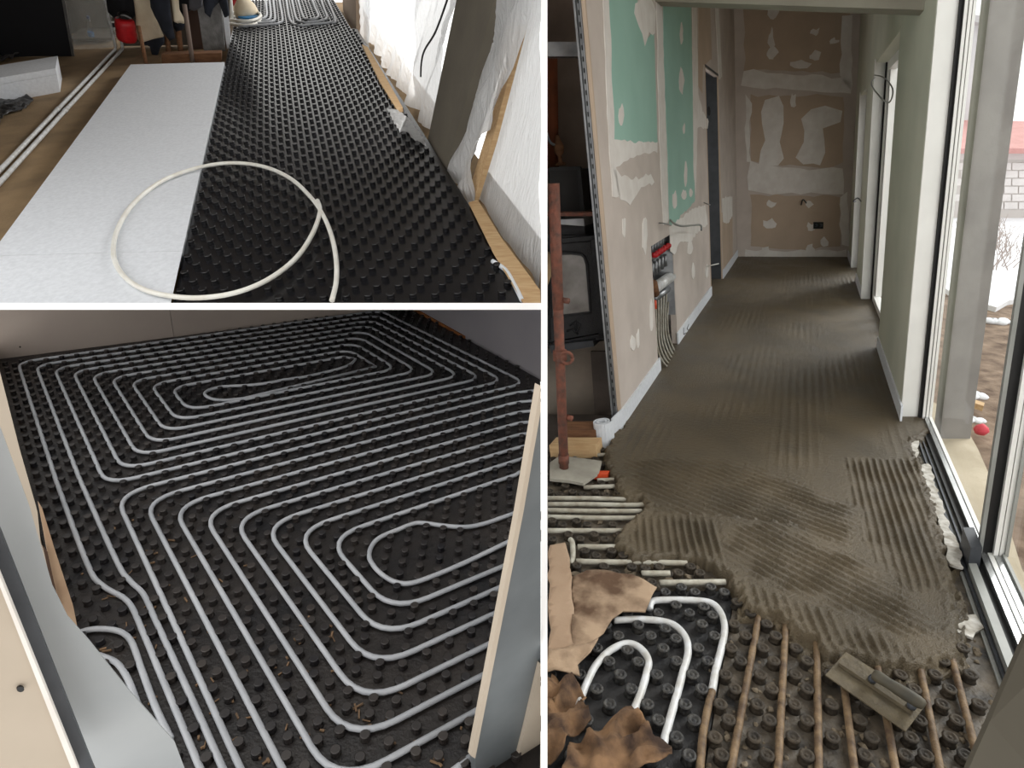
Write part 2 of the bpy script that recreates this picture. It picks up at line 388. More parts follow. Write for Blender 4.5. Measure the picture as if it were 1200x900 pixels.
def screed_z(x, y):
    w1 = noise.noise(Vector((x*5, y*5, 1)))*.0035
    def rid(n, pitch): return .5+.5*math.cos((x*n.x+y*n.y+w1)*2*math.pi/pitch)
    h = .040
    if y < 3.3:
        for poly, n, pitch in reversed(ZONES):
            if inside((x+w1*2, y-w1*2), poly):
                mod = .75+.55*noise.noise(Vector((x*7, y*7, 31)))
                de = min(seg_dist((x, y), poly[i], poly[(i+1) % len(poly)]) for i in range(len(poly)))
                fade = max(0, min(1, (de+.05*noise.noise(Vector((x*11, y*11, 41))))/.07))
                h += .016*fade*(rid(n, pitch)**2-.38)*max(.2, mod)+.0022*noise.noise(Vector((x*75, y*75, 4))); break
    if y > 2.75: h += .0065*min(1, (y-2.75)*2.5)*(rid(nD, .05)**2-.4)*max(0, noise.noise(Vector((x*2.6, y*1.1, 9)))+.15)*1.6
    h += .006*noise.noise(Vector((x*1.7, y*1.2, 3)))+.0014*noise.noise(Vector((x*55, y*55, 2)))
    return h
def poly_sdf(P):
    X, Y = P[:, 0], P[:, 1]; d = np.full(len(P), 9.0); ins = np.zeros(len(P), bool); n = len(scr_poly)
    for i in range(n):
        (x0, y0), (x1, y1) = scr_poly[i], scr_poly[(i+1) % n]
        c = ((y0 > Y) != (y1 > Y)); xx = (x1-x0)*(Y-y0)/((y1-y0) if y1 != y0 else 1e-9)+x0; ins ^= c & (X < xx)
        if i <= len(scr):
            dx, dy = x1-x0, y1-y0; l = dx*dx+dy*dy+1e-12; t = np.clip(((X-x0)*dx+(Y-y0)*dy)/l, 0, 1)
            d = np.minimum(d, np.hypot(X-x0-t*dx, Y-y0-t*dy))
    return np.where(ins, d, -d)
def screed_mesh():
    V = []; F2 = []
    def grid(x0, x1, nx, y0, y1, ny):
        k = len(V); G = np.array([(x0+(x1-x0)*i/nx, y0+(y1-y0)*j/ny) for j in range(ny+1) for i in range(nx+1)])
        D = poly_sdf(G); keep = []
        for (x, y), d in zip(G, D):
            if d < -.10: keep.append(False); V.append(RR.W(x, y, -.012)); continue
            h = screed_z(x, y)
            if d < .14 and y < 3.7:
                e1 = noise.noise(Vector((x*14, y*14, 7))); d0 = d
                d += .022*e1+.014*noise.noise(Vector((x*34, y*34, 8)))+.006*noise.noise(Vector((x*80, y*80, 8)))
                t = max(0, min(1, (d+.006)/.022)); e = math.sqrt(max(0, 1-(1-t)**2))
                crumb = .010*noise.noise(Vector((x*38, y*38, 11)))+.007*noise.noise(Vector((x*85, y*85, 12)))
                ring = max(0, 1-abs(d-.012)/.04)
                skirt = (.07 if x > .02 else .03)*(.75+1.1*noise.noise(Vector((x*6, y*6, 17))))
                base_h = -.012+(.026+crumb*1.4)*max(0, min(1, (d0+skirt)/.02))
                h = base_h+(h+ring*(.006+crumb)-base_h)*e; keep.append(t > 0 or d0 > -skirt)
            else: keep.append(d > 0)
            V.append(RR.W(x, y, h))
        for j in range(ny):
            for i in range(nx):
                a = j*(nx+1)+i; q4 = (a, a+1, a+nx+2, a+nx+1)
                if any(keep[t] for t in q4): F2.append(tuple(k+t for t in q4))
    grid(-1.0, .95, 370, 1.24, 3.7, 470)
    grid(-.95, .95, 110, 3.7, 9.55, 230)
    return V, F2
V, F2 = screed_mesh()
o = mesh_obj('floor_screed', V, F2, screed, smooth=True, fix=False); o.name = 'floor'
struct(o, 'fresh wet grey-brown screed with trowel ridges covering the corridor floor')

# ---- ceiling and beam
struct(box_obj('ceiling', RR, -1.0, 1.1, 2.6, 9.7, ZC, ZC+.06, board_wall))
struct(box_obj('ceiling', RR, -.3, 1.1, -.4, 2.6, ZC-.5, ZC-.44, board_wall))  # unseen lowered ceiling part, added to cut light on the corridor foreground
struct(box_obj('wall_rear', RR, .25, 1.1, -.5, -.4, -.03, ZC-.44, board_wall), 'unseen wall added behind the camera to block light from the right rear')  # unseen partial wall, added to keep light from behind off the foreground
yl, zl = RR.px(770, 1, XL); yr, zr = RR.px(1084, 12, XR)
b = [RR.W(XL-.1, yl, zl), RR.W(XR+.05, yr, zr), RR.W(XR+.05, yr+.16, zr), RR.W(XL-.1, yl+.16, zl)]
struct(mesh_obj('trim_1', b+[p+RR.ez*.22 for p in b], BOXF, mat('beam_grey', (150, 147, 134), (138, 134, 122), scale=4, rough=.85)), 'grey-green lintel beam crossing the corridor overhead')

# ---- left wall with openings
wl = empty('wall_left', RR.W(XL, 3.37, 0)); struct(wl, 'plasterboard wall with putty and green panels on the left of the corridor')
T = .046
ym0, zmt = RR.px(763, 291, XL); ym1, _ = RR.px(794, 398, XL); zmt = .93
yd0, yd1, zd = 6.87, 7.82, 2.22
for (y0, y1, z0, z1) in ((3.37, ym0, 0, ZC), (ym0, ym1, zmt, ZC), (ym1, yd0, 0, ZC), (yd0, yd1, zd, ZC), (yd1, YB+.1, 0, ZC)):
    box_obj('wall_panel', RR, XL-T, XL, y0, y1, z0-.03, z1, board_wall, wl)
def lp(name, pts, m, th=.003, seed=1, step=.06, amp=.012): return wall_patch(name, RR, 'x', XL, pts, m, wl, th, step, amp, seed)
lp('green_panel', [(711, -15), (744, -15), (749, 20), (757, 45), (766, 38), (768, 100), (770, 166), (740, 168), (720, 166), (716, 80)], board_green, .003, 2, .05, .008)
lp('green_panel', [(776, -20), (809, -20), (811, 90), (814, 235), (805, 246), (797, 252), (792, 268), (784, 262), (782, 180), (778, 80)], board_green, .003, 3, .05, .008)
lp('putty_patch', [(744, 2), (760, -4), (768, 12), (767, 40), (760, 38), (755, 52), (748, 30), (742, 15)], putty, .004, 4)
for i, (x, y, a, b2) in enumerate([(727, 136, 3, 12), (798, 40, 2, 12), (798, 95, 3, 15), (801, 151, 1.5, 6), (803, 205, 2, 14), (801, 228, 3, 6), (809, 226, 2, 5), (790, 235, 3, 10), (731, 266, 2, 13), (755, 275, 3, 24), (741, 402, 3, 9), (747, 398, 1.5, 10), (812, 318, 2, 9), (763, 370, 2, 20), (828, 318, 2, 8), (808, 290, 3, 9)]):
    lp('putty_patch', blob(x, y, a, b2, 10, i), putty, .0045, i, .04, .006)
lp('putty_patch', [(706, -10), (713, -10), (716, 80), (720, 165), (770, 168), (770, 178), (752, 180), (738, 186), (722, 196), (726, 230), (718, 232), (712, 150)], putty, .0035, 30)
lp('putty_patch', [(718, 196), (728, 205), (742, 210), (762, 204), (766, 215), (748, 222), (738, 240), (726, 236)], putty, .0035, 31)
lp('putty_patch', [(769, 0), (775, 0), (781, 180), (783, 262), (777, 262), (772, 160)], putty, .0035, 32)
lp('putty_patch', [(784, 266), (797, 256), (812, 244), (826, 240), (829, 262), (815, 275), (808, 285), (795, 284), (790, 300), (785, 295)], putty, .0035, 33)
lp('putty_patch', [(811, 0), (816, 0), (818, 110), (823, 130), (830, 142), (829, 150), (817, 150), (815, 230), (812, 200)], putty, .0035, 34)
lp('beige_panel', [(818, 6), (832, 6), (834, 70), (824, 76), (823, 110), (818, 100)], board_beige, .002, 35)
lp('beige_panel', [(845, 250), (858, 250), (859, 318), (848, 330)], board_beige, .002, 36)
lp('putty_patch', [(838, 8), (842, 8), (846, 90), (842, 92)], putty, .004, 37)
lp('putty_patch', [(846, 232), (858, 230), (858, 252), (853, 262), (847, 260)], putty, .004, 38)
# metal stud at the raw end of the wall
st = empty('metal_stud', RR.W(XL-T, 3.36, 0)); tag(st, 'perforated galvanised metal stud on the raw end of the plasterboard wall', 'stud')
box_obj('web', RR, XL-T+.010, XL-.022, 3.353, 3.368, .1, 2.6, steel, st)
box_obj('flange', RR, XL-T-.001, XL-T+.008, 3.335, 3.368, .1, 2.6, steel, st)
box_obj('flange', RR, XL-.022, XL-.017, 3.342, 3.368, .1, 2.6, steel, st)
for k in range(44):
    z = .16+k*.046; box_obj('slot', RR, XL-T+.013, XL-T+.019, 3.351, 3.3535, z, z+.02, black, st)
box_obj('board_edge', RR, XL-.016, XL+.001, 3.352, 3.37, .1, 2.6, board_beige, wl)
# door lining in the left wall
dl = empty('door_1', RR.W(XL, yd0, 0)); struct(dl, 'open grey-lined doorway in the left corridor wall')
box_obj('jamb', RR, XL-.30, XL-T, yd1-.01, yd1+.02, 0, zd, steel_dark, dl)
box_obj('reveal', RR, XL-1.3, XL-.3, yd1+.2, yd1+.24, 0, zd+.4, concrete, dl)
box_obj('jamb', RR, XL-.012, XL+.004, yd1-.01, yd1+.002, 0, zd, board_beige, dl)
box_obj('jamb', RR, XL-T, XL+.004, yd0-.002, yd0+.02, 0, zd, board_beige, dl)
box_obj('head', RR, XL-.25, XL+.004, yd0, yd1, zd-.02, zd, steel_dark, dl)
box_obj('steel_lining', RR, XL-T-.26, XL-.012, yd1-.012, yd1, 0, zd, steel_dark, dl)
prism_obj('keyhole', [RR.W(XL-T-.06+.02*math.cos(a), yd1-.014, 1.86+.05*math.sin(a)) for a in [i*math.pi/5 for i in range(10)]], -RR.ey*.003, black, dl)
# edge strips (white foam) along the walls
bl = empty('baseboard_left', RR.W(XL, 3.4, 0)); struct(bl, 'white foam edge strip along the foot of the left wall')
for y0, y1 in ((3.36, ym0+.03), (ym1-.02, yd0), (yd1, YB)): box_obj('strip', RR, XL, XL+.012, y0, y1, -.01, .135, eps, bl)
c0 = Vector(RR.fl(722, 506, .05)); spiral = []
for i in range(40):
    a = i/39*4.2*math.pi; r = .018+.034*(i/39); spiral.append((c0.x-.05+r*math.cos(a), c0.y-.06+r*math.sin(a)))
spiral.append((XL+.006, 3.37))
mb = MB()
for (x0, y0), (x1, y1) in zip(spiral[:-1], spiral[1:]):
    d = Vector((x1-x0, y1-y0)).normalized(); nn = Vector((-d.y, d.x))*.004
    q = [(x0-nn.x, y0-nn.y), (x1-nn.x, y1-nn.y), (x1+nn.x, y1+nn.y), (x0+nn.x, y0+nn.y)]
    mb.add([RR.W(a, b2, -.01) for a, b2 in q]+[RR.W(a, b2, .14) for a, b2 in q], BOXF)
mb.build('rolled_end', eps, bl)
for i, (a, b2) in enumerate([((801, 384), (801, 392)), ((801, 392), (804, 390)), ((807, 380), (805, 385)), ((805, 385), (807, 388))]):
    q = [RR.W(XL+.0135, *RR.px(*p, XL+.0125)) for p in (a, b2)]
    tube_obj('printed_mark', q, .003, black, bl, 5)
br_ = empty('baseboard_right', RR.W(XR, 3.4, 0)); struct(br_, 'white foam edge strip along the foot of the right wall')
for y0, y1 in ((3.42, 4.9), (6.75, 7.65), (8.6, YB)): box_obj('strip', RR, XR-.012, XR, y0, y1, -.01, .13, eps, br_)

# ---- manifold niche
mf = empty('heating_manifold', RR.W(XL-.03, ym0, .5)); tag(mf, 'underfloor heating manifold with red valve caps in the wall niche', 'manifold')
box_obj('steel_back', RR, XL-.16, XL-.15, ym0-.1, ym1+.5, 0, zmt+.1, steel, mf)
box_obj('side_plate', RR, XL-.15, XL-.005, ym1-.012, ym1, .28, zmt, steel, mf)
def npt(px, py, dx): return RR.W(XL-dx, *RR.px(px, py, XL-dx))
tube_obj('return_bar', [npt(762, 302, .06), npt(783, 284, .06)], .03, steel, mf, 8)
for k in range(6):
    t = k/5; p = npt(764+16*t, 299-11*t, .03)
    mesh_obj('red_cap', *lathe(p, RR.ex, [(.014, 0), (.019, .006), (.019, .03), (.012, .04)], 8), red_m, mf)
    tube_obj('valve', [npt(764+16*t, 284-10*t, .05), npt(764+16*t, 296-11*t, .05)], .012, steel, mf, 6)
for k in range(5):
    t = k/4; p = npt(764+15*t, 309-11*t, .05)
    tube_obj('outlet', [p, p-RR.ez*.09], .014, steel, mf, 6)
tube_obj('flow_bar', [npt(767, 338, .04), npt(786, 324, .04)], .042, pipe_white, mf, 10)
tube_obj('flow_bar_under', [npt(767, 350, .06), npt(787, 335, .06)], .026, steel, mf, 8)
tube_obj('elbow', [npt(765, 331, .03), npt(768, 345, .03)], .03, wood_old, mf, 8)
tube_obj('handle', [npt(767, 352, .01), npt(767.5, 362, .01)], .013, orange_m, mf, 6)
for k in range(6):
    t = k/5
    path = smooth_path([npt(768+16*t, 352-10*t, .06), npt(769+13*t, 378-6*t, .05), npt(769+14*t, 396-6*t, .035), npt(771+16*t, 410-6*t, .01), npt(777+16*t, 424-9*t, -.02), npt(786+15*t, 434-12*t, -.04), npt(794+12*t, 442-13*t, -.05)], 5)
    tube_obj('supply_pipe', path, .0075, pipe_cement, mf, 7)
box_obj('hole_shade_panel', RR, XL-.148, XL-.14, ym0-.05, ym1, -.02, .36, mat('niche_shade', (52, 48, 30), (36, 34, 26), scale=9, rough=.9), mf)  # panel coloured dark for the shade in the open bottom of the niche
# wires
def wire(pts, r, m, label, cat='wire'):
    o = tube_obj('wire', smooth_path(pts, 6), r, m, None, 6); tag(o, label, cat); return o
wire([npt(784, 256, .02), npt(790, 262, -.06), npt(800, 265, -.1), npt(812, 264, -.08), npt(821, 264, -.12), npt(822, 270, -.13)], .0075, pvc_grey, 'long grey cable curling out of the left wall below the second green panel')
wire([npt(770, 261, .02), npt(779, 262, -.05), npt(786, 264, -.05)], .005, pvc_grey, 'short grey cable end beside the first green panel')
wire([npt(827, 312, .02), npt(833, 311, -.06), npt(842, 309, -.12)], .006, pvc, 'pale wire sticking out of the wall beside the doorway at knee height')
wire([npt(824, 237, .01), npt(829, 239, -.05), npt(832, 240, -.06)], .005, pvc_grey, 'short wire end beside the doorway above knee height')

# ---- back wall
wb = empty('wall_back', RR.W(0, YB, 0)); struct(wb, 'brown paper plasterboard end wall with white putty bands')
box_obj('wall_panel', RR, -1.0, 1.1, YB, YB+.1, -.03, ZC, board_wall, wb)
def bp(name, pts, m, th=.004, seed=1): return wall_patch(name, RR, 'y', YB, pts, m, wb, th, .12, .02, seed)
bp('beige_panel', [(872, 8), (996, 10), (995, 86), (940, 84), (873, 82)], board_beige, .003, 1)
bp('beige_panel', [(878, 112), (990, 112), (988, 192), (960, 198), (880, 190)], board_beige, .003, 2)
bp('beige_panel', [(880, 228), (985, 230), (984, 290), (930, 292), (879, 290)], board_beige, .003, 3)
for i, (x, y, a, b2) in enumerate([(905, 15, 6, 8), (904, 45, 4, 12), (904, 63, 6, 7), (955, 37, 6, 4), (955, 66, 7, 5), (977, 48, 6, 4), (937, 76, 12, 5), (930, 118, 3, 8), (905, 239, 7, 4), (949, 239, 5, 5), (902, 262, 8, 6), (950, 266, 4, 5), (966, 284, 5, 5), (950, 292, 6, 6), (898, 293, 5, 5)]):
    bp('putty_patch', blob(x, y, a, b2, 9, i), putty, .007, i)
bp('putty_patch', [(895, 118), (912, 114), (919, 125), (917, 145), (914, 168), (920, 185), (910, 194), (890, 193), (890, 176), (897, 165), (892, 145)], putty, .007, 20)
bp('putty_patch', [(940, 140), (950, 128), (968, 125), (986, 130), (985, 142), (966, 150), (966, 178), (962, 192), (940, 193), (934, 184), (942, 165)], putty, .007, 21)
bp('putty_band', [(870, 82), (900, 84), (930, 87), (996, 92), (996, 110), (950, 108), (910, 104), (870, 102)], putty, .006, 22)
bp('putty_band', [(878, 190), (905, 194), (950, 198), (988, 196), (988, 228), (950, 226), (905, 227), (876, 222)], putty, .006, 23)
bp('putty_band', [(986, 20), (1000, 20), (997, 110), (985, 90)], putty, .006, 24)
bp('putty_band', [(874, 112), (880, 120), (879, 190), (874, 190)], putty, .006, 25)
bp('putty_band', [(984, 230), (994, 225), (994, 290), (985, 285)], putty, .006, 26)
bp('putty_band', [(873, 293), (920, 294), (990, 293), (994, 305), (873, 301)], putty, .006, 27)
sk = empty('wall_socket', RR.W(*[RR.py(959, 264, YB)[0], YB, RR.py(959, 264, YB)[1]])); tag(sk, 'small black double wall socket low on the end wall', 'socket')
sx, sz = RR.py(959, 264, YB)
box_obj('plate', RR, sx-.07, sx+.07, YB-.02, YB, sz-.045, sz+.045, black, sk)
for s2 in (-1, 1): mesh_obj('outlet', *lathe(RR.W(sx+s2*.033, YB-.02, sz), -RR.ey, [(.026, 0), (.026, .006), (.018, .007), (.016, .002)], 10), steel_dark, sk)
wire([RR.W(*(lambda a: (a[0], YB-.03, a[1]))(RR.py(939, 240, YB-.03))), RR.W(*(lambda a: (a[0], YB-.08, a[1]))(RR.py(941, 234, YB-.08))), RR.W(*(lambda a: (a[0], YB-.05, a[1]))(RR.py(945, 238, YB-.05)))], .008, steel_dark, 'small dark wire loop on the end wall left of the socket')

# ---- right wall, window doors
wr = empty('wall_right', RR.W(XR, 3.4, 0)); struct(wr, 'skimmed grey-green wall piers between the windows on the right')
TW = .175; yw = 3.51
D2 = (4.92, 6.72, 2.24); D3 = (7.65, 8.62, 2.10)
for (y0, y1, z0, z1) in ((yw, D2[0], 0, ZC), (D2[0], D2[1], D2[2], ZC), (D2[1], D3[0], 0, ZC), (D3[0], D3[1], D3[2], ZC), (D3[1], YB+.1, 0, ZC)):
    box_obj('wall_panel', RR, XR, XR+TW, y0, y1, z0-.03, z1, wall_sage, wr)
box_obj('wall_panel', RR, XR, XR+TW, .2, yw, 2.55, ZC, wall_sage, wr)
box_obj('plaster_reveal', RR, XR+.002, XR+.10, yw-.02, yw+.002, 0, 2.55, pvc, wr)
for i, (y0, y1, zt) in enumerate((D2, D3)):
    wd = empty('window_%d' % (i+2), RR.W(XR, y0, 0)); struct(wd, 'tall white glazed door in a reveal on the right wall')
    box_obj('reveal', RR, XR-.012, XR+.10, y1-.035, y1+.002, 0, zt, pvc, wd)
    box_obj('reveal', RR, XR-.002, XR+.10, y0, y1, zt-.02, zt+.002, wall_sage, wd)
    box_obj('frame', RR, XR+.10, XR+.17, y1-.09, y1-.02, .02, zt-.03, pvc, wd)
    box_obj('frame', RR, XR+.10, XR+.17, y0, y0+.07, .02, zt-.03, pvc, wd)
    box_obj('frame', RR, XR+.10, XR+.17, y0, y1-.03, .02, .10, pvc, wd)
    box_obj('frame', RR, XR+.10, XR+.17, y0, y1-.03, zt-.10, zt-.02, pvc, wd)
    box_obj('gasket', RR, XR+.085, XR+.10, y1-.07, y1-.036, .02, zt-.03, black, wd)
    box_obj('gasket', RR, XR+.06, XR+.10, y0, y0+.02, .02, zt-.03, black, wd)
    box_obj('sash', RR, XR+.12, XR+.19, y1-.2, y1-.09, .1, zt-.1, pvc, wd)
    box_obj('sash_gasket', RR, XR+.118, XR+.122, y1-.15, y1-.142, .1, zt-.1, steel_dark, wd)
    for yy_ in (y0+.55, y0+.95): box_obj('glazing_bar', RR, XR+.125, XR+.15, yy_, yy_+.05, .1, zt-.1, steel_dark, wd)
    box_obj('pane', RR, XR+.135, XR+.141, y0+.05, y1-.19, .1, zt-.08, glass, wd)
    box_obj('threshold', RR, XR-.01, XR+.10, y0, y1-.035, -.02, .03, concrete, wd)
wire([RR.W(XR+.01, *RR.px(1026, 90, XR+.01)), RR.W(XR-.1, *RR.px(1021, 98, XR-.1)), RR.W(XR-.16, *RR.px(1030, 112, XR-.16)), RR.W(XR-.12, *RR.px(1042, 120, XR-.12)),
      RR.W(XR-.06, *RR.px(1046, 104, XR-.06)), RR.W(XR-.02, *RR.px(1036, 91, XR-.02)), RR.W(XR-.02, *RR.px(1025, 88, XR-.02))], .0045, pvc_grey, 'looped grey cable hanging beside the head of the nearer glazed door')
wire([RR.W(XR+.01, *RR.px(1003, 236, XR+.01)), RR.W(XR-.1, *RR.px(1000, 236, XR-.1)), RR.W(XR-.1, *RR.px(1005, 232, XR-.1)), RR.W(XR-.02, *RR.px(1009, 236, XR-.02))], .006, steel_dark, 'thin cable end at the far glazed door')

# ---- big front window
w1 = empty('window_1', RR.W(.9, 2.2, 0)); struct(w1, 'large sliding window with white and black frame beside the screed')
def wbx(n, x0, x1, y0, y1, z0, z1, m): return box_obj(n, RR, x0, x1, y0, y1, z0, z1, m, w1)
wbx('sill_base', .835, .895, .6, yw, -.06, .008, pvc_grey)
wbx('track', .848, .858, .6, yw-.02, .008, .024, steel_dark)
wbx('track', .872, .880, .6, yw-.02, .008, .024, steel_dark)
wbx('track', .895, .922, .6, yw-.02, -.04, .03, black)
wbx('bottom_rail', .922, .944, .6, yw-.02, -.02, .05, alu)
wbx('bottom_rail', .944, .950, .6, yw-.02, -.02, .04, steel_dark)
wbx('bottom_rail', .950, .968, .6, yw-.02, -.02, .05, pvc)
wbx('jamb_gasket', .892, .913, yw-.035, yw-.015, .03, 2.55, black)
wbx('jamb', .913, .928, yw-.05, yw-.02, .03, 2.55, pvc)
wbx('jamb_groove', .928, .933, yw-.045, yw-.02, .03, 2.55, pvc_grey)
wbx('jamb', .933, .947, yw-.055, yw-.02, .03, 2.55, pvc)
wbx('jamb_groove', .947, .951, yw-.045, yw-.02, .03, 2.55, pvc_grey)
wbx('jamb', .951, .966, yw-.055, yw-.02, .03, 2.55, pvc)
ymu = 2.12
wbx('mullion', .914, .930, ymu-.03, ymu-.005, .03, 2.55, pvc_grey)
wbx('mullion_gasket', .930, .968, ymu-.03, ymu+.02, .03, 2.55, black)
wbx('mullion', .968, .986, ymu-.05, ymu+.02, .05, 2.55, pvc)
wbx('mullion_groove', .986, .990, ymu-.045, ymu+.02, .05, 2.55, pvc_grey)
wbx('mullion', .990, 1.008, ymu-.05, ymu+.02, .05, 2.55, pvc)
wbx('mullion', 1.008, 1.022, ymu-.06, ymu+.02, .05, 2.55, pvc_grey)
wbx('corner_block', .862, .905, ymu-.10, ymu+.04, .008, .12, steel_dark)
wbx('bottom_rail', .972, 1.0, .6, ymu-.04, -.02, .05, alu)
wbx('bottom_rail', 1.0, 1.012, .6, ymu-.04, -.02, .06, pvc_grey)
wbx('inner_upstand', .862, .892, .6, ymu-.06, .008, .05, pvc_grey)
wbx('pane', .955, .959, ymu, yw-.03, .05, 2.55, glass)
wbx('pane', 1.004, 1.008, .6, ymu-.03, .05, 2.55, glass)

# spilt plaster between the screed and the window
for i, pts in enumerate(([(1053, 505), (1066, 502), (1076, 520), (1074, 540), (1062, 525)], [(1078, 548), (1088, 545), (1102, 590), (1112, 620), (1125, 650), (1128, 668), (1112, 664), (1104, 630), (1092, 595)], [(1120, 725), (1140, 722), (1150, 738), (1138, 748), (1122, 742)],
                         [(1005, 365), (1013, 363), (1022, 382), (1030, 405), (1020, 405), (1010, 385)])):
    tag(wall_patch('plaster_spill', RR, 'z', .026 if i != 2 else .005, pts, mat('plaster_spill', (214, 212, 206), (150, 144, 132), scale=28, rough=.9, bump=.5, bscale=60), None, .010, .024, .008, i+50), ['small white plaster spill at the foot of the white window reveal', 'long white plaster spill beside the big window track', 'round white plaster spill near the front corner of the window', 'white plaster spill at the foot of the nearer glazed door'][i], 'plaster')

# ---- stove alcove on the far left
aw = [RR.py(641.5, py, 4.35) for py in (440, 100, -60)]
struct(prism_obj('wall_alcove', [RR.W(a, 4.35, b2) for a, b2 in aw]+[RR.W(XL-T-.005, 4.35, aw[-1][1]), RR.W(XL-T-.005, 4.35, aw[0][1])], RR.ey*.1, mat('alcove_concrete', (152, 138, 126), (122, 110, 100), scale=3, rough=.95, bump=.4, bscale=30)), 'sooty concrete wall behind the stove')
YS = 3.62
def sp(px, py, dy=0.0):
    x, z = RR.py(px, py, YS+dy); return RR.W(x, YS+dy, z)
sv = empty('wood_stove', sp(680, 408)); tag(sv, 'black cast iron wood stove with arched glass door behind the rusty prop', 'stove')
def plate(name, pts, dy, th, m, parent): return prism_obj(name, [sp(px, py, dy) for px, py in pts], RR.ey*th, m, parent)
plate('body', [(641.8, 276), (697, 276), (709, 398), (641.8, 402)], .03, .42, cast, sv)
plate('top_plate', [(644, 256), (684, 257), (686, 277), (644, 279)], .06, .36, cast, sv)
plate('top_lip', [(644, 258), (684, 256), (685, 265), (644, 262)], -.01, .4, steel, sv)
fr = [((644, 281), (697, 276), (698, 281), (644, 286)), ((692, 279), (698, 278), (709, 396), (702, 397)), ((646, 402), (706, 391), (709, 397), (646, 408))]
for q in fr: plate('frame', q, -.01, .05, cast, sv)
door = plate('door', [(644, 287), (692, 283), (703, 390), (646, 400)], .005, .03, cast, sv)
arch = [(646, 372), (646, 300)]+[(652+29*t, 298-1.5*math.sin(t*math.pi)) for t in (0, .3, .6, 1)]+[(685, 301), (688, 310), (692, 366)]
plate('window', arch, -.002, .006, stove_glass, door)
rim = arch+[arch[0]]
tube_obj('window_rim', [sp(px, py, -.006) for px, py in rim], .009, cast, door, 6)
for q in ([(668, 382), (675, 376), (674, 386)], [(675, 377), (680, 380), (676, 389)], [(664, 388), (672, 386), (677, 392)]): tube_obj('ornament', [sp(px, py, -.004) for px, py in q], .007, cast, door, 5)
plate('ash_ledge', [(644, 405), (695, 399), (696, 406), (646, 414)], -.06, .12, steel_dark, sv)
struct(prism_obj('wall_plinth', [sp(px, py, .05) for px, py in ((641.6, 408), (709, 399), (722, 488), (641.6, 492))], RR.ey*.4, concrete), 'concrete block plinth under the stove')
tag(prism_obj('concrete_block', [sp(px, py, .03) for px, py in ((692, 412), (710, 412), (722, 478), (697, 486))], RR.ey*.05, concrete_dark), 'dark concrete block leaning under the stove beside the wall end', 'block')
# shelf, dark box and ornament above the stove
sh = box_obj('steel_channel', RR, RR.py(643, 66, 3.7)[0], XL-T-.01, 3.62, 3.70, RR.py(665, 66, 3.62)[1], RR.py(665, 49, 3.62)[1], steel)
tag(sh, 'grey steel channel spanning the alcove above the stove', 'channel')
an = box_obj('angle_iron', RR, RR.py(643, 253, 3.66)[0], XL-T-.01, 3.58, 3.66, RR.py(665, 253, 3.6)[1], RR.py(665, 249, 3.6)[1], rust)
tag(an, 'thin rusty angle iron just above the stove top', 'angle iron')
cb = empty('firebox_casing', sp(660, 250)); tag(cb, 'black metal casing with thin frame standing above the stove', 'casing')
plate('body', [(644, 199), (676, 199), (682, 248), (644, 250)], .2, .3, black, cb)
for q in ([(644, 196), (679, 195), (680, 199), (644, 200)], [(676, 197), (680, 196), (685, 248), (680, 248)]): plate('frame', q, .18, .03, cast, cb)
fg = empty('candle_holder', sp(656, 195, .3)); tag(fg, 'small dark candle holder on top of the black casing', 'ornament')
x, z = RR.py(657, 194, YS+.3)
mesh_obj('body', *lathe(RR.W(x, YS+.3, z), RR.ez, [(.03, 0), (.03, .01), (.012, .02), (.012, .05), (.028, .07), (.03, .1), (.018, .13), (.01, .16)], 10), wood_old, fg, smooth=True)
tube_obj('arm', smooth_path([RR.W(x, YS+.3, z+.1), RR.W(x-.035, YS+.28, z+.12), RR.W(x-.05, YS+.28, z+.17)], 4), .007, steel, fg, 6)
fa, fb2 = RR.py(648, 197, 4.1), RR.py(646, 66, 4.1)
tag(tube_obj('flue_pipe', [RR.W(fa[0], 4.1, fa[1]), RR.W(fb2[0], 4.1, fb2[1])], .035, mat('flue_rust', (150, 84, 52), (110, 66, 46), scale=8, rough=.8), None, 12), 'rusty orange flue pipe rising at the back of the stove alcove', 'flue pipe')
# rusty prop
pb = RR.fl(661, 548, .045); zb = .045
yp = pb[1]
pt2 = RR.py(643.5, 215, yp)
pr = empty('steel_prop', RR.W(pb[0], pb[1], zb)); tag(pr, 'rusty red steel prop pipe standing on a grey board by the stove', 'prop')
A = RR.W(pb[0], yp, .044); B = RR.W(pt2[0]+.018, yp, pt2[1])
ax = (B-A)
tube_obj('tube', [A, A+ax*.45, B], .0225, rust, pr, 14)
tube_obj('inner_tube', [A+ax*.60, A+ax*1.0], .0245, rust, pr, 14)
for t, rr_, m in ((.42, .032, rust), (.02, .026, rust)): tube_obj('collar', [A+ax*t, A+ax*(t+.035)], rr_, m, pr, 14)
cc = A+ax*.435
tube_obj('handle_ring', [cc+RR.ex*(.04+.028*math.cos(a))-RR.ey*.03+RR.ez*.028*math.sin(a) for a in [i*math.pi/6 for i in range(13)]], .008, rust, pr, 6)
for t in (.205, .63): tube_obj('bolt', [A+ax*t+RR.ex*.02, A+ax*t+RR.ex*.055-RR.ey*.02], .014, rust, pr, 6)
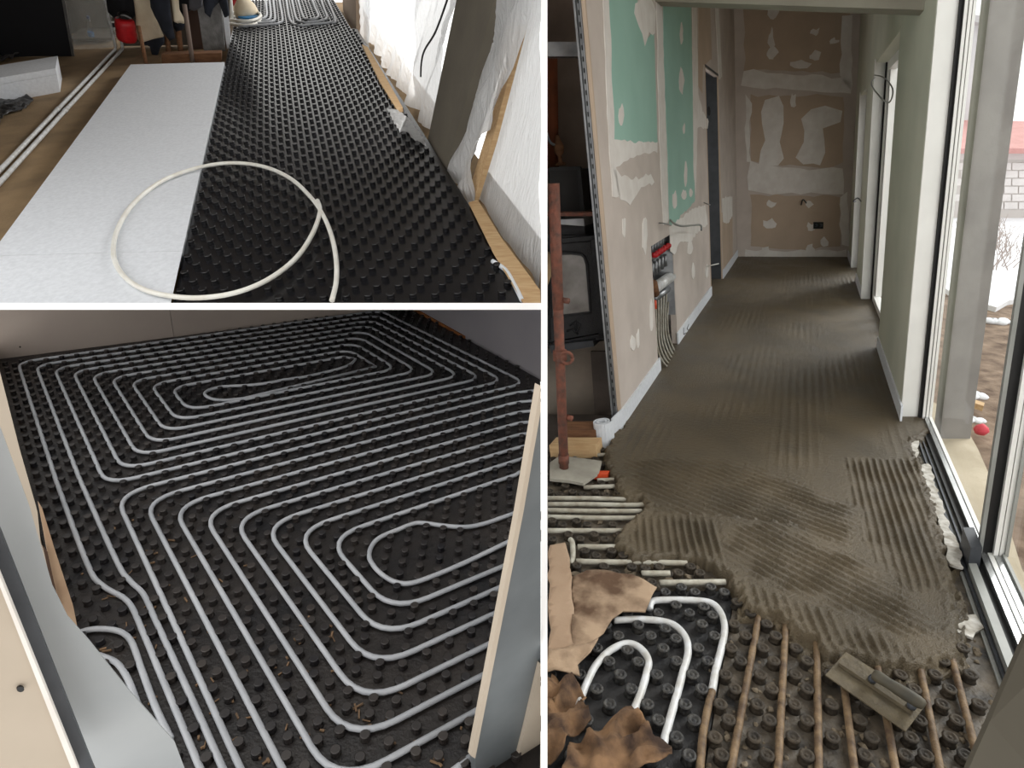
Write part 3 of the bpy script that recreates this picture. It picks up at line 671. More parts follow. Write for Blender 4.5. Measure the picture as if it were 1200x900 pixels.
# board under prop, timbers
tag(wall_patch('base_board', RR, 'z', .031, [(644, 545), (655, 537), (706, 543), (701, 557), (683, 569), (668, 566), (644, 564)], mat('fibre_board', (172, 168, 156), (150, 146, 136), scale=12, rough=.9), None, .014, .1, .004, 5), 'grey fibre board under the foot of the rusty prop', 'board')
def timber(name, a, b2, hpx, wd, m, label):
    p = RR.fl(*a, .03); q = RR.fl(*b2, .03)
    y0 = min(p[1], q[1]); zt = RR.py(a[0], a[1]-hpx, y0)[1]
    o = box_obj(name, RR, min(p[0], q[0]), max(p[0], q[0]), y0, y0+wd, .012, zt, m); tag(o, label, 'timber')
timber('timber', (645, 533), (700, 532), 11, .10, wood, 'pale pine batten on the floor behind the rusty prop')
timber('timber', (656, 519), (707, 515), 15, .12, wood_old, 'brown timber offcut under the stove behind the pale batten')
tag(prism_obj('timber', [sp(px, py, .02) for px, py in ((667, 490), (690, 490), (691, 500), (667, 502))], RR.ey*.1-RR.ey*.13, wood_old), 'short dark timber end stacked under the stove', 'timber')
tag(prism_obj('timber', [sp(px, py, .02) for px, py in ((692, 491), (712, 489), (712, 500), (692, 500))], -RR.ey*.04, wood_old), 'small brown timber end beside the white rolled strip', 'timber')
oc = RR.fl(706, 556, .03)
tag(box_obj('orange_clip', RR, oc[0]-.035, oc[0]+.03, oc[1]-.02, oc[1]+.02, .012, .04, orange_m), 'small orange clip beside the grey prop board', 'clip')

# ---- heating mats in the foreground
scr_px_test = scr_px+[(1055, 500), (1000, 310), (870, 303), (836, 345)]
gx, gy = .1055, .1134
def lattice(x0, y0, gx, gy, xa, xb, ya, yb):
    out = []
    for j in range(int((ya-y0)/(gy/2))-1, int((yb-y0)/(gy/2))+2):
        y = y0+j*gy/2
        if not ya <= y <= yb: continue
        off = (j % 2)*gx/2
        for i in range(int((xa-x0)/gx)-2, int((xb-x0)/gx)+3):
            x = x0+i*gx+off
            if xa <= x <= xb: out.append((x, y))
    return out
stR = stud_mesh('stud', .0205, .028, 12, stud_dirty, True); stC = stud_mesh('stud_clean', .0205, .028, 12, stud_clean, True)
def to_px(P):
    d = P-CAM; xc = d.x; yc = d.y*sa+d.z*ca; zc_ = -(-d.y*ca+d.z*sa)
    return (600+700*xc/zc_, 450-700*yc/zc_)
def vis(x, y):
    p = to_px(RR.W(x, y, .03)); return 636 < p[0] < 1215 and p[1] < 930 and not inside(p, scr_px_test)
allst = [p for p in lattice(.012, 1.262, gx, gy, -1.1, .80, 1.0, 3.15) if vis(*p)]
xs = .0
def mat_sheet(name, x0, x1, y0, y1, m, label, me, pts):
    e = empty(name, RR.W(x0, y0, -.018)); tag(e, label, 'floor mat')
    ys_ = [y0+(y1-y0)*i/8 for i in range(9)]
    def xedge(y):
        a, b2 = RR.fl(642, 985, 0), RR.fl(642, 500, 0); t = (y-a[1])/(b2[1]-a[1]); return a[0]+(b2[0]-a[0])*t
    rr_slab('sheet', [(max(x0, xedge(y)), y) for y in ys_]+[(x1, y) for y in reversed(ys_)], -.018, 0, m, e)
    studs(RR, me, me, pts, e, 300); return e
# ---- pipes in the right room
PATHS = []
def fpipe(R, pxs, z, r, m, label, sub=6, group=None, sides=8):
    pts = []
    for p in pxs: a = R.fl(p[0], p[1], z); pts.append(R.W(a[0], a[1], z))
    pth = smooth_path(pts, sub) if sub else pts; PATHS.append(pth)
    o = tube_obj('heating_pipe', pth, r, m, None, sides); tag(o, label, 'pipe', group); return o
zz = lambda L: [(636+a/4.09, 680+b2/4.09) for a, b2 in L]
fpipe(RR, zz([(512, 140), (530, 100), (620, 94), (720, 96), (805, 108), (850, 150), (872, 220), (860, 310), (832, 420), (812, 530)]), .02, .0115, pipe_white, 'outer white pipe bend of the three nested bends in the mat')
fpipe(RR, zz([(812, 530), (790, 620), (768, 740), (752, 930)]), .02, .011, pipe_dirty, 'mortar-stained pipe continuing the outer white bend toward the front')
fpipe(RR, zz([(340, 192), (450, 187), (570, 196), (640, 222), (688, 280), (696, 350), (672, 440), (640, 560), (608, 670), (588, 745), (575, 800)]), .02, .0115, pipe_white, 'middle white pipe bend of the three nested bends in the mat')
fpipe(RR, zz([(155, 680), (178, 580), (212, 490), (256, 405), (322, 338), (400, 304), (462, 322), (506, 380), (497, 450), (470, 540), (440, 620), (420, 690)]), .02, .0115, pipe_white, 'innermost white hairpin pipe bend beside the brown rags')
for i, (px, y0) in enumerate([((886.6, 736), 0), ((921, 728), 0), ((957, 748), 0), ((985, 770), 0), ((1030, 790), 0), ((1078, 780), 0), ((1114, 765), 0)]):
    p = RR.fl(px[0], px[1], .02); x1 = [.062, .19, .295, .394, .497, .603, .705][i]
    pts = smooth_path([RR.W(p[0], p[1]+.06, .016), RR.W(p[0], p[1], .018), RR.W((p[0]+x1)/2, (p[1]+1.0)/2, .02), RR.W(x1, .98, .02)], 6)
    PATHS.append(pts); tag(tube_obj('heating_pipe', pts, .0105, pipe_dirty), ['mortar-stained straight pipe next to the white outer bend', 'second stained straight pipe from the white bends, left of the trowel', 'third stained straight pipe from the white bends, ending near the trowel tip', 'stained straight pipe coming out under the trowel tip', 'stained straight pipe coming out under the middle of the trowel', 'stained straight pipe passing under the trowel handle end', 'stained straight pipe nearest the window'][i], 'pipe')
hp = [([(672, 534), (712, 533)], 'short pale pipe behind the grey prop board'), ([(700, 563), (724, 562)], 'short pale pipe end at the screed just right of the prop board'), ([(684, 571), (724, 570)], 'pale pipe running out from under the prop board into the screed'),
      ([(642, 584), (690, 584), (735, 585), (755, 583), (762, 587), (755, 591), (735, 592), (690, 591), (642, 591)], 'pale pipe hairpin poking out of the screed below the prop board'),
      ([(642, 598), (700, 599), (752, 599)], 'pale straight pipe just below the hairpin'), ([(642, 606), (700, 607), (745, 607)], 'pale straight pipe second below the hairpin'),
      ([(642, 622), (680, 622), (730, 622)], 'pale straight pipe running level with the top of the cardboard sheet'), ([(668, 632), (671, 637), (671, 654), (668, 661)], 'short upright pale pipe stub beside the cardboard sheet'),
      ([(677, 641), (726, 641)], 'short pale pipe to the right of the pipe stub'), ([(675, 658), (720, 659), (760, 659), (805, 660)], 'long pale pipe above the muddy cardboard'),
      ([(752, 672), (785, 672)], 'short pale pipe end under the screed lip'), ([(773, 683), (850, 682)], 'pale pipe between the screed lip and the outer white bend')]
for pts, lb in hp: fpipe(RR, pts, .02, .011, pipe_cement, lb, 4)

RPIPES = [PATHS[k] for k in range(len(PATHS))]
allst = clear_studs(RR, allst, RPIPES, .031)
ysplit = RR.fl(760, 693, 0)[1]
leftx = lambda p: p[0] <= xs
mat_sheet('studded_mat', xs, .85, .85, 3.2, mat_dirty, 'black studded heating mat smeared with mortar in front of the trowel', stR, [p for p in allst if p[0] > xs])
mat_sheet('studded_mat', -1.16, xs-.004, .85, ysplit, mat_clean, 'cleaner black studded heating mat under the white pipe bends', stC, [p for p in allst if p[0] <= xs and p[1] < ysplit])
mat_sheet('studded_mat', -1.16, xs-.004, ysplit+.004, 3.3, mat_dirty, 'dirty studded heating mat under the straight pipe runs beside the prop', stR, [p for p in allst if p[0] <= xs and p[1] >= ysplit])

# ---- cardboard, rags
def crumple(name, outline, z, amp, freq, m, label, cat, cell=.025, th=.006, seed=0.0):
    P = [RR.fl(a, b2, z) for a, b2 in outline]
    P = [tuple(p) for p in roughen([Vector(p) for p in P], .05, .006, int(seed))]
    def dsp(a, b2): return amp*(1.3*(.6-2*abs(noise.noise(Vector((a*freq, b2*freq, seed)))))+.6*abs(noise.noise(Vector((a*freq*2.3, b2*freq*2.3, seed+4)))))
    o = cloth_obj(name, RR, P, lambda a, b2, d: RR.W(a, b2, z+d), dsp, m, None, cell, th); tag(o, label, cat); return o
crumple('cardboard_sheet', [(643, 641), (663, 636), (667, 655), (670, 690), (671, 756), (643, 764)], .052, .004, 3, ply, 'flat tan cardboard sheet lying over the mat at the left edge', 'cardboard')
crumple('cardboard_scrap', [(669, 676), (688, 668), (715, 670), (740, 674), (768, 690), (764, 702), (756, 716), (728, 718), (716, 728), (708, 744), (690, 756), (668, 768), (645, 782), (643, 766), (671, 758)], .048, .008, 6, ply_dirty, 'torn muddy cardboard scrap between the sheet and the white bends', 'cardboard')
crumple('crumpled_rag', [(643, 788), (660, 790), (676, 800), (686, 812), (680, 824), (690, 832), (694, 846), (682, 858), (668, 860), (660, 880), (643, 884)], .055, .035, 14, rag_m, 'crumpled brown rag beside the innermost pipe hairpin', 'rag', .012, .004, 2)
crumple('crumpled_rag', [(668, 872), (690, 866), (708, 850), (722, 838), (740, 830), (756, 842), (764, 862), (786, 872), (790, 888), (770, 902), (730, 915), (690, 918), (660, 915)], .055, .032, 12, rag_m, 'larger crumpled brown rag lying across the pipe ends at the front', 'rag', .012, .004, 9)
crumple('crumpled_rag', [(643, 765), (665, 764), (690, 758), (704, 752), (690, 768), (676, 780), (680, 792), (643, 786)], .05, .014, 14, ply_dirty, 'thin dirty paper scrap above the crumpled rag', 'paper', .015, .004, 5)
# mortar crumbs on the dirty mat
mb = MB(); rnd = random.Random(3)
for k in range(260):
    px, py = rnd.uniform(830, 1165), rnd.uniform(720, 905)
    if k % 3 == 0: px, py = rnd.uniform(650, 860), rnd.uniform(572, 690)
    if inside((px, py), scr_px_test): continue
    x, y = RR.fl(px, py, 0); r = rnd.uniform(.004, .014) if k % 9 else rnd.uniform(.014, .024)
    c = RR.W(x, y, r*.3); v, f = lathe(c-RR.n*r*.5, RR.n+Vector((rnd.uniform(-.5, .5), rnd.uniform(-.5, .5), 0)), [(r*.6, 0), (r, r*.4), (r*.5, r*.9)], 6)
    mb.add([p+Vector((rnd.uniform(-1, 1), rnd.uniform(-1, 1), 0))*r*.25 for p in v], f)
o = mb.build('mortar_crumbs', mat('mortar_crumb', (84, 74, 60), (132, 120, 102), scale=40, rough=.9)); o['kind'] = 'stuff'; tag(o, 'dry mortar crumbs scattered over the mats in front of the screed', 'mortar')

# ---- trowel
def tp(px, py, z): a = RR.fl(px, py, z); return RR.W(a[0], a[1], z)
trw = empty('plastering_trowel', tp(1026, 812, .045)); tag(trw, 'mortar-covered steel trowel lying at the edge of the screed', 'trowel')
tro_m = mat('trowel_mortar', (104, 94, 74), (84, 76, 62), scale=20, rough=.7, bump=.5, bscale=90)
prism_obj('blade', [tp(px, py, .05) for px, py in ((967, 792), (991, 765), (1086, 825), (1061, 858))], RR.n*.004, tro_m, trw)
prism_obj('mount', [tp(px, py, .056) for px, py in ((982, 780), (988, 774), (1074, 829), (1068, 838))], RR.n*.012, tro_m, trw)
for q in ((1022, 797, 1026, 786), (1068, 828, 1073, 818)):
    tube_obj('shank', [tp(q[0], q[1], .062), tp(q[0]+1, q[1]-2, .095)], .012, steel_dark, trw, 8)
h0, h1 = tp(1024, 790, .105), tp(1082, 826, .105); hd = h1-h0
handle_m = mat('handle_dark', (62, 60, 52), (84, 78, 64), scale=20, rough=.6)
tube_obj('handle', [h0+hd*t for t in (-.02, 0, .1, .3, .5, .7, .9, 1, 1.03)], [.010, .015, .017, .015, .017, .018, .017, .014, .008], handle_m, trw, 12)

# ---- board in the front right corner
bp_ = [depth_pt(1134, 904, 1.32), depth_pt(1160, 845, 1.36), depth_pt(1203, 746, 1.42), depth_pt(1260, 746, 1.36), depth_pt(1260, 960, 1.25), depth_pt(1120, 960, 1.27)]
tag(prism_obj('leaning_board', bp_, c2w((.004, 0, -.016)), mat('board_taupe', (84, 79, 68), (78, 73, 63), scale=4, rough=.8)), 'plain taupe board edge leaning in the front right corner by the window', 'board')

# ---- outdoors
gz = -.25
def gq(name, pts, z, m, label, th=.05):
    o = prism_obj(name, [RR.W(x, y, z) for x, y in pts], -RR.n*th, m); struct(o, label); return o
gq('ground', [(1.12, -2), (60, -2), (60, 60), (1.12, 60)], gz-.06, mud, 'muddy garden ground outside the window')
gq('terrace', [(.985, .2), (1.5, .2)]+[RR.fl(px, py, gz+.06) for px, py in ((1198, 668), (1180, 610), (1161, 560), (1146, 526), (1134, 505), (1112, 480))]+[(.985, 4.6)], gz+.06, terrace, 'pale concrete terrace strip just outside the window', .12)
sn = [RR.fl(px, py, gz) for px, py in ((1120, 346), (1140, 352), (1168, 360), (1182, 352), (1210, 348), (1300, 345))]
so = prism_obj('snow_field', [RR.W(x, y, gz) for x, y in [(1.9, sn[0][1]+2.0)]+sn+[(58, sn[-1][1]), (58, 58), (1.9, 58)]], -RR.n*.1, snow); struct(so, 'snow covering the garden beyond the mud')
for i, (px, py, r) in enumerate(((1141, 456, .07), (1168, 372, .10), (1195, 505, .06), (1143, 484, .05))):
    x, y = RR.fl(px, py, gz); mb = MB()
    for k in range(4): mb.add(*lathe(RR.W(x+(k-1.5)*r*.5, y+random.uniform(-.5, .5)*r, gz-.06), RR.n, [(r*.7, 0), (r*.75, r*.25), (r*.35, r*.5)], 8))
    tag(mb.build('snow_lump', snow, smooth=True), ['small snow lump on the mud left of the black mullion', 'snow lump at the edge of the snow field', 'snow lump outside the near window pane', 'flat snow patch beside the plank on the mud'][i], 'snow')
pk = [RR.fl(px, py, gz) for px, py in ((1128, 470), (1152, 478), (1151, 482), (1127, 474))]
tag(prism_obj('plank', [RR.W(x, y, gz) for x, y in pk], RR.n*.04, wood), 'pale plank lying on the mud outside the window', 'plank')
rp = RR.fl(1149, 505, gz)
o = mesh_obj('red_bag', *lathe(RR.W(rp[0], rp[1], gz-.02), RR.n, [(.03, 0), (.045, .025), (.035, .05), (.01, .07)], 9), mat('pink_red', (214, 74, 88), rough=.6), smooth=True); tag(o, 'small pinkish red bag on the ground at the terrace edge', 'bag')
sk2 = RR.fl(1144, 362, gz)
tag(tube_obj('stake', [RR.W(sk2[0], sk2[1], gz-.05), RR.W(sk2[0]+.03, sk2[1], gz+.28)], .022, black), 'short dark stake at the edge of the snow', 'stake')
# pillar outside
pp = RR.fl(1137, 514, gz+.06)
pl = box_obj('pillar', RR, pp[0]-.19, pp[0], pp[1], pp[1]+.2, gz, 3.3, mat('pillar_concrete', (148, 145, 141), (130, 127, 124), scale=5, rough=.8, bump=.2, bscale=30)); tag(pl, 'pale grey concrete pillar standing on the terrace outside the window', 'pillar')
# house far behind
YH = 18.0
hs = empty('house', RR.W(*[RR.py(1170, 252, YH)[0], YH, gz])); tag(hs, 'neighbouring house with white block wall and red tiled porch roof', 'house')
def hp3(px, py, dy=0.0):
    x, z = RR.py(px, py, YH+dy); return RR.W(x, YH+dy, z)
wallm = mat('block_mortar', (196, 190, 186), rough=.9); blockm = mat('white_block', (226, 222, 220), (214, 210, 208), scale=3, rough=.85)
prism_obj('porch_wall', [hp3(*p) for p in ((1080, 262), (1300, 262), (1300, 176), (1080, 176))], RR.ey*.3, wallm, hs)
blk = None
for r in range(6):
    for c in range(9):
        px0 = 1118+c*17+(r % 2)*8; py0 = 191+r*9.2
        if blk is None:
            base = hp3(px0, py0+8); v = [hp3(px0, py0), hp3(px0+15.6, py0), hp3(px0+15.6, py0+8), hp3(px0, py0+8)]
            blk = prism_obj('block', v, -RR.ey*.03, blockm, hs); off0 = hp3(px0, py0)
        else:
            o = blk.copy(); C.objects.link(o); o.location = blk.location+(hp3(px0, py0)-off0)
prism_obj('cornice', [hp3(*p, -.1) for p in ((1085, 178), (1300, 178), (1300, 187), (1085, 187))], RR.ey*.4, mat('cornice', (208, 202, 200), rough=.8), hs)
rf = [hp3(1088, 180, -.5), hp3(1300, 180, -.5), hp3(1230, 148, 2.2), hp3(1112, 146, 2.2)]
prism_obj('roof', rf, RR.n*.12, mat('hazed_red_tiles', (200, 150, 146), (188, 138, 134), scale=4, rough=.8), hs)  # tile red paled so the distance haze sits in the colour
prism_obj('upper_wall', [hp3(*p, 2.2) for p in ((1100, 160), (1187, 160), (1187, 30), (1100, 20))], RR.ey*4, mat('grey_render', (206, 205, 208), (198, 197, 200), scale=1, rough=.9), hs)
prism_obj('eaves', [hp3(*p, 1.8) for p in ((1090, 8), (1170, 22), (1200, 34), (1200, 40), (1188, 38), (1168, 30), (1090, 16))], RR.ey*4.5, mat('eaves_grey', (178, 176, 178), rough=.9), hs)
# bare shrub in the snow
mb = MB(); rnd = random.Random(5)
for k in range(40):
    x, y = RR.fl(rnd.uniform(1136, 1185), rnd.uniform(285, 318), gz); p = RR.W(x, y, gz-.05); l = rnd.uniform(.25, .7)
    d = RR.n+Vector((rnd.uniform(-.7, .7), rnd.uniform(-.5, .5), 0)); q = p+d*l
    mb.add(*tube([p, (p+q)/2+Vector((rnd.uniform(-.05, .05), 0, 0)), q], [.009, .006, .003], 4))
    for t in (.5, .7): mb.add(*tube([p+d*l*t, p+d*l*t+Vector((rnd.uniform(-.25, .25), 0, rnd.uniform(.05, .25)))], .004, 4))
tag(mb.build('bare_shrub', mat('twig', (164, 152, 146), rough=.9)), 'bare twiggy shrub in the snow in front of the house', 'shrub')


# ================================================================ TOP LEFT: room with foam boards and studded mats
ZF = -.08
def tslab(name, pts, z0, z1, m, parent=None): return prism_obj(name, [TL.W(x, y, z1) for x, y in pts], TL.ez*(z0-z1), m, parent)
def tf(px, py, z=0.0): return TL.fl(px, py, z)
n0 = tf(-70, 355.5, ZF); n1 = tf(633.6, 355.5, ZF)
struct(tslab('floor', [n0, n1, (1.15, 3.0), (1.15, 12.6), (-4.6, 12.6), (-4.6, n0[1])], ZF-.004, ZF, screed_old), 'dusty brown concrete floor around the foam boards')
XM0, XM1 = -.862, .80
# foam boards
FT = .026
ysm = [2.36, 3.02, 4.12, 5.28, 6.42, 7.585]
labs = ['nearest white foam board, its front corner under the pipe hoop', 'second white foam board from the front, under the back of the pipe hoop', 'middle white foam board of the row beside the black mat', 'second white foam board from the far end of the row', 'white foam board at the far end of the row, under the hanging clothes']
for i in range(5):
    g = .0015
    y0, y1 = ysm[i]+g, ysm[i+1]-g
    if i == 0:
        a0 = tf(-70, 356.5, FT); a1 = tf(214, 356.5, FT); pts = [(-1.905, a0[1]+(a1[1]-a0[1])*.4), (XM0-.004, a1[1]), (XM0-.004, y1), (-1.905, y1)]
    else: pts = [(-1.905, y0), (XM0-.004, y0), (XM0-.004, y1), (-1.905, y1)]
    zb_ = ZF+.002 if i else FT-.003
    tag(tslab('insulation_board', [(XM0-.004 if abs(x-XM0) < .02 else tf(0, 283, FT)[0], y) for x, y in pts], zb_, FT, eps), labs[i], 'foam board', 'white foam boards laid in a row')
# studded mats
st1 = stud_mesh('stud_black', .0205, .024, 10, black_mat, False)
def tl_mat(y0, y1, label, limit, x1=XM1):
    e = empty('studded_mat', TL.W(XM0, y0, ZF)); tag(e, label, 'floor mat')
    if y0 < 2.5:
        a = tf(214, 356.5, 0); b2 = tf(606, 356.5, 0); pts = [(XM0, a[1]), (x1, b2[1]), (x1, y1-.002), (XM0, y1-.002)]
    else: pts = [(XM0, y0), (x1, y0), (x1, y1-.002), (XM0, y1-.002)]
    tslab('sheet', pts, ZF+.002 if y0 > 2.5 else -.003, 0, black_mat, e)
    ps = lattice(.689, 2.526, .1047, .1785, XM0+.03, x1-.03, y0+.02 if y0 > 2.5 else 2.30, y1-.02)
    ps = [p for p in ps if 0 < to_px(TL.W(p[0], p[1], .0))[1] < 352]
    studs(TL, st1, st1, ps, e, limit)
tl_mat(2.3, 3.62, 'black studded floor mat nearest the front, inside the pipe hoop', 300)
tl_mat(3.62, 6.3, 'middle black studded floor mat beside the plastered pier', 300)
tl_mat(6.3, 9.55, 'far black studded floor mat in front of the laid pipes', 0)
tl_mat(9.55, 12.4, 'furthest black studded floor mat with pipe loops laid in it', 0, .72)
# pipe hoop
hoop = [(389, 352), (394, 330), (394, 305), (389, 278), (379, 253), (364, 231), (340, 209), (308, 195), (270, 191), (230, 197), (190, 212), (157, 238), (138, 268), (133, 298), (144, 322), (168, 339), (204, 347.5), (242, 348.5), (283, 341), (320, 324), (350, 299), (368, 270), (375, 247), (372, 235)]
fpipe(TL, hoop, .048, .0125, pipe_ivory, 'loose white pipe hoop lying across the foam and the black mat', 5)
# laid pipes at the far end
zz3 = lambda L: [(240+a/6, b2/6) for a, b2 in L]
far = [([(565, -60), (580, 40), (600, 140), (650, 178), (740, 172), (880, 158), (920, 140), (865, 0), (845, -60)], 'outer pipe loop at the far end by the window'),
       ([(600, -60), (620, 30), (640, 120), (665, 150), (710, 158), (820, 144), (862, 125), (840, 60), (800, -60)], 'middle pipe loop at the far end by the window'),
       ([(640, -60), (662, 20), (690, 110), (715, 135), (770, 135), (800, 112), (775, 50), (735, -60)], 'inner pipe loop at the far end by the window'),
       ([(515, -60), (528, 20), (547, 130), (530, 158), (460, 172), (240, 188)], 'outer pipe run at the far end by the cap'),
       ([(475, -60), (485, 30), (494, 125), (475, 150), (400, 160), (240, 172)], 'second pipe run at the far end by the cap'),
       ([(445, -60), (460, 40), (464, 115), (445, 140), (380, 148), (240, 156)], 'third pipe run at the far end by the cap'),
       ([(420, -60), (432, 40), (436, 105), (415, 128), (360, 135), (240, 142)], 'inner pipe run at the far end by the cap')]
for pts, lb in far: fpipe(TL, zz3(pts), .03, .016, pipe_grey, lb, 4, None, 6)
# two white pipes on the floor, rising up the back wall
YW = 9.06
def tb(px, py, y): a = TL.py(px, py, y); return TL.W(a[0], y, a[1])
for k, (pts, up, lb) in enumerate((([(-30, 231), (66, 130), (136, 57)], [(129, 30), (122, -5), (118, -25)], 'white heating pipe on the floor nearer the foam block'), ([(-30, 247), (75, 131), (144, 57)], [(140, 40), (136, 20), (130, -5), (126, -25)], 'white heating pipe on the floor nearer the foam boards'))):
    P = [TL.W(*tf(px, py, ZF+.022), ZF+.022) for px, py in pts]; U = [tb(px, py, YW-.03) for px, py in up]
    path = fillet([P[0], P[1], P[2]]+U, .06, 4)
    r_ = empty('floor_pipe', P[1]); tag(r_, lb, 'pipe')
    tube_obj('pipe', path, .016, pipe_white, r_, 8)
    tube_obj('coupling', [P[1], P[1]+(P[2]-P[1]).normalized()*.08], .02, pipe_white, r_, 8)
struct(box_obj('ceiling', TL, -4.7, 1.1, 3.2, 12.6, 1.9, 1.95, concrete), 'unseen concrete ceiling added above the foam boards to cut top light')  # out of view, added to shut out light from above
struct(box_obj('wall_added_left', TL, -4.7, -4.6, 3.0, 12.6, ZF, 1.9, concrete), 'unseen wall added on the left of the foam room to block side light')  # out of view, added to shut out light from the left
# back wall
bw = empty('wall_rear', TL.W(-2.4, YW, ZF)); struct(bw, 'bare concrete rear wall behind the hanging clothes')
def tback(name, pts, y, th, m, parent): return prism_obj(name, [tb(px, py, y) for px, py in pts], TL.ey*th, m, parent)
tback('wall_panel', [(128, -30), (270, -30), (268, 52), (144, 54)], YW, .1, concrete, bw)
tback('wall_panel', [(-80, -30), (128, -30), (144, 54), (60, 56), (-80, 62)], YW+1.2, .06, concrete, bw)
tag(tback('film_screen', [(60, -30), (122, -30), (138, 55), (78, 60)], YW+.02, .004, film_thin, None), 'thin hazy plastic film screen between the dark panel and the white pipes', 'film')
tag(tback('dark_panel', [(-80, -30), (67, -30), (84, 66), (40, 66), (-80, 72)], 8.66, .03, mat('dark_navy', (20, 21, 26), (25, 26, 31), scale=2, rough=.7), None), 'large dark panel leaning at the rear left behind the foam block', 'panel')
o = tback('panel_edge', [(67, -30), (71, -30), (87, 66), (84, 66)], 8.655, .03, steel, bpy.data.objects['dark_panel'])
bt = empty('water_bottle', tb(107, 43, YW+.5)); tag(bt, 'clear plastic bottle with blue cap behind the film screen', 'bottle')
bx, bz = TL.py(107, 43.5, YW+.5)
mesh_obj('body', *lathe(TL.W(bx, YW+.5, bz), TL.ez, [(.034, 0), (.036, .02), (.036, .12), (.03, .16), (.015, .2), (.015, .215)], 10), glass_mat('bottle_plastic', (.8, .86, .9, 1), .2), bt, smooth=True)
mesh_obj('label', *lathe(TL.W(bx, YW+.5, bz+.015), TL.ez, [(.0375, 0), (.0375, .05)], 10), mat('label_blue', (80, 130, 180), rough=.5), bt)
mesh_obj('cap', *lathe(TL.W(bx, YW+.5, bz+.215), TL.ez, [(.018, 0), (.018, .03)], 10), mat('cap_blue', (40, 60, 110), rough=.5), bt)
box_obj('bottle_shelf', TL, bx-.3, bx+.3, YW+.42, YW+1.2, bz-.03, bz, concrete, bw)
so_ = empty('wall_socket', tb(132, 30, YW)); tag(so_, 'small white socket on the rear wall between the white pipes', 'socket')
tback('plate', [(129, 25), (135, 25), (137, 35), (131, 36)], YW-.012, .012, pvc, so_); tback('outlet', [(131, 27), (134, 27), (135, 32), (132, 32)], YW-.016, .005, steel_dark, so_)
# foam block (two stacked sheets)
B0, B1, B2 = Vector(tf(-45, 130, ZF)), Vector(tf(70.7, 108, ZF)), Vector(tf(72.7, 92, ZF))
hb = TL.py(65, 80, B1.y)[1]-ZF
B3 = B0+(B2-B1)
for k, (z0, z1, lb) in enumerate(((ZF+.001, ZF+hb*.74, 'thick white foam block on the floor at the left, lower of the stacked pair'), (ZF+hb*.74+.002, ZF+hb, 'thinner white foam sheet lying on top of the foam block at the left'))):
    tag(tslab('foam_block', [tuple(B0), tuple(B1), tuple(B2), tuple(B3)], z0, z1, eps), lb, 'foam block')
# crumpled black bags
def tcrump(name, outline, z, amp, freq, m, label, cat, seed, cell=.03, th=.004):
    P = [tf(a, b2, z) for a, b2 in outline]
    o = cloth_obj(name, TL, P, lambda a, b2, d: TL.W(a, b2, z+d), lambda a, b2: amp*abs(noise.noise(Vector((a*freq, b2*freq, seed)))+.5*noise.noise(Vector((a*freq*2.3, b2*freq*2.3, seed+3)))), m, None, cell, th); tag(o, label, cat); return o
bagm = mat('black_bag', (30, 30, 32), (58, 56, 54), scale=20, rough=.35, sharp=.1)
tcrump('rubbish_bag', [(-30, 122), (0, 119), (16, 112), (26, 114), (40, 117), (30, 128), (16, 132), (4, 138), (0, 146), (-30, 150)], ZF+.01, .07, 7, bagm, 'crumpled black rubbish bag in front of the foam block', 'bag', 3)
tcrump('rubbish_bag', [(-30, 56), (0, 54), (14, 58), (34, 62), (20, 68), (0, 74), (-30, 76)], ZF+.01, .1, 5, mat('grey_bag', (70, 68, 70), (110, 108, 108), scale=14, rough=.4), 'crumpled grey bag behind the foam block', 'bag', 8)
# hanging clothes
def hang(name, outline, y, amp, freq, m, label, cat, seed=0.0, th=.03):
    P = [TL.py(a, b2, y) for a, b2 in outline]
    o = cloth_obj(name, TL, P, lambda a, b2, d: TL.W(a, y+d, b2), lambda a, b2: amp*math.sin(a*freq+seed+2*noise.noise(Vector((a*2, b2*2, seed))))+.03*noise.noise(Vector((a*9, b2*6, seed))), m, None, .05, th); tag(o, label, cat); return o
navy = mat('dark_cloth', (40, 44, 54), (30, 33, 41), scale=8, rough=.95); blackc = mat('black_cloth', (26, 26, 30), (18, 18, 21), scale=8, rough=.95)
cream = mat('cream_cloth', (236, 224, 200), (214, 198, 170), scale=6, rough=.95); greyc = mat('grey_cloth', (92, 92, 98), rough=.95)
hang('hanging_jacket', [(121, -30), (159, -30), (158, 18), (152, 24), (141, 28), (126, 14)], 8.75, .05, 16, blackc, 'black jacket hanging above the red canister', 'jacket', 1)
hang('hanging_jacket', [(152, -30), (178, -30), (181, 10), (186, 28), (192, 42), (180, 45), (165, 51), (160, 44), (160, 22)], 8.55, .05, 13, cream, 'cream canvas jacket hanging beside the red canister', 'jacket', 2)
hang('hanging_trousers', [(174, -30), (198, -30), (200, 12), (202, 26), (205, 44), (199, 47), (193, 38), (184, 20), (178, 8)], 8.40, .05, 15, navy, 'dark navy trouser leg hanging over the cream jacket', 'trousers', 3)
hang('hanging_jacket', [(197, -30), (206, -30), (210, 12), (217, 27), (211, 29), (204, 25)], 8.5, .04, 15, cream, 'narrow cream sleeve hanging right of the navy trousers', 'sleeve', 4)
hang('hanging_trousers', [(167, 51), (180, 45), (192, 43), (192, 50), (187, 56), (184, 66), (179, 66), (176, 55)], 8.62, .03, 15, navy, 'dark lining hanging below the cream jacket hem', 'lining', 5)
hang('hanging_sleeve', [(203, 25), (216, 28), (214, 35), (207, 37), (204, 32)], 8.53, .02, 15, navy, 'dark cuff below the narrow cream sleeve', 'cuff', 6)
hang('hanging_jacket', [(204, -30), (224, -30), (223, 12), (213, 16), (208, 10)], 8.72, .04, 15, blackc, 'black cloth hanging behind the cream sleeve', 'cloth', 7)
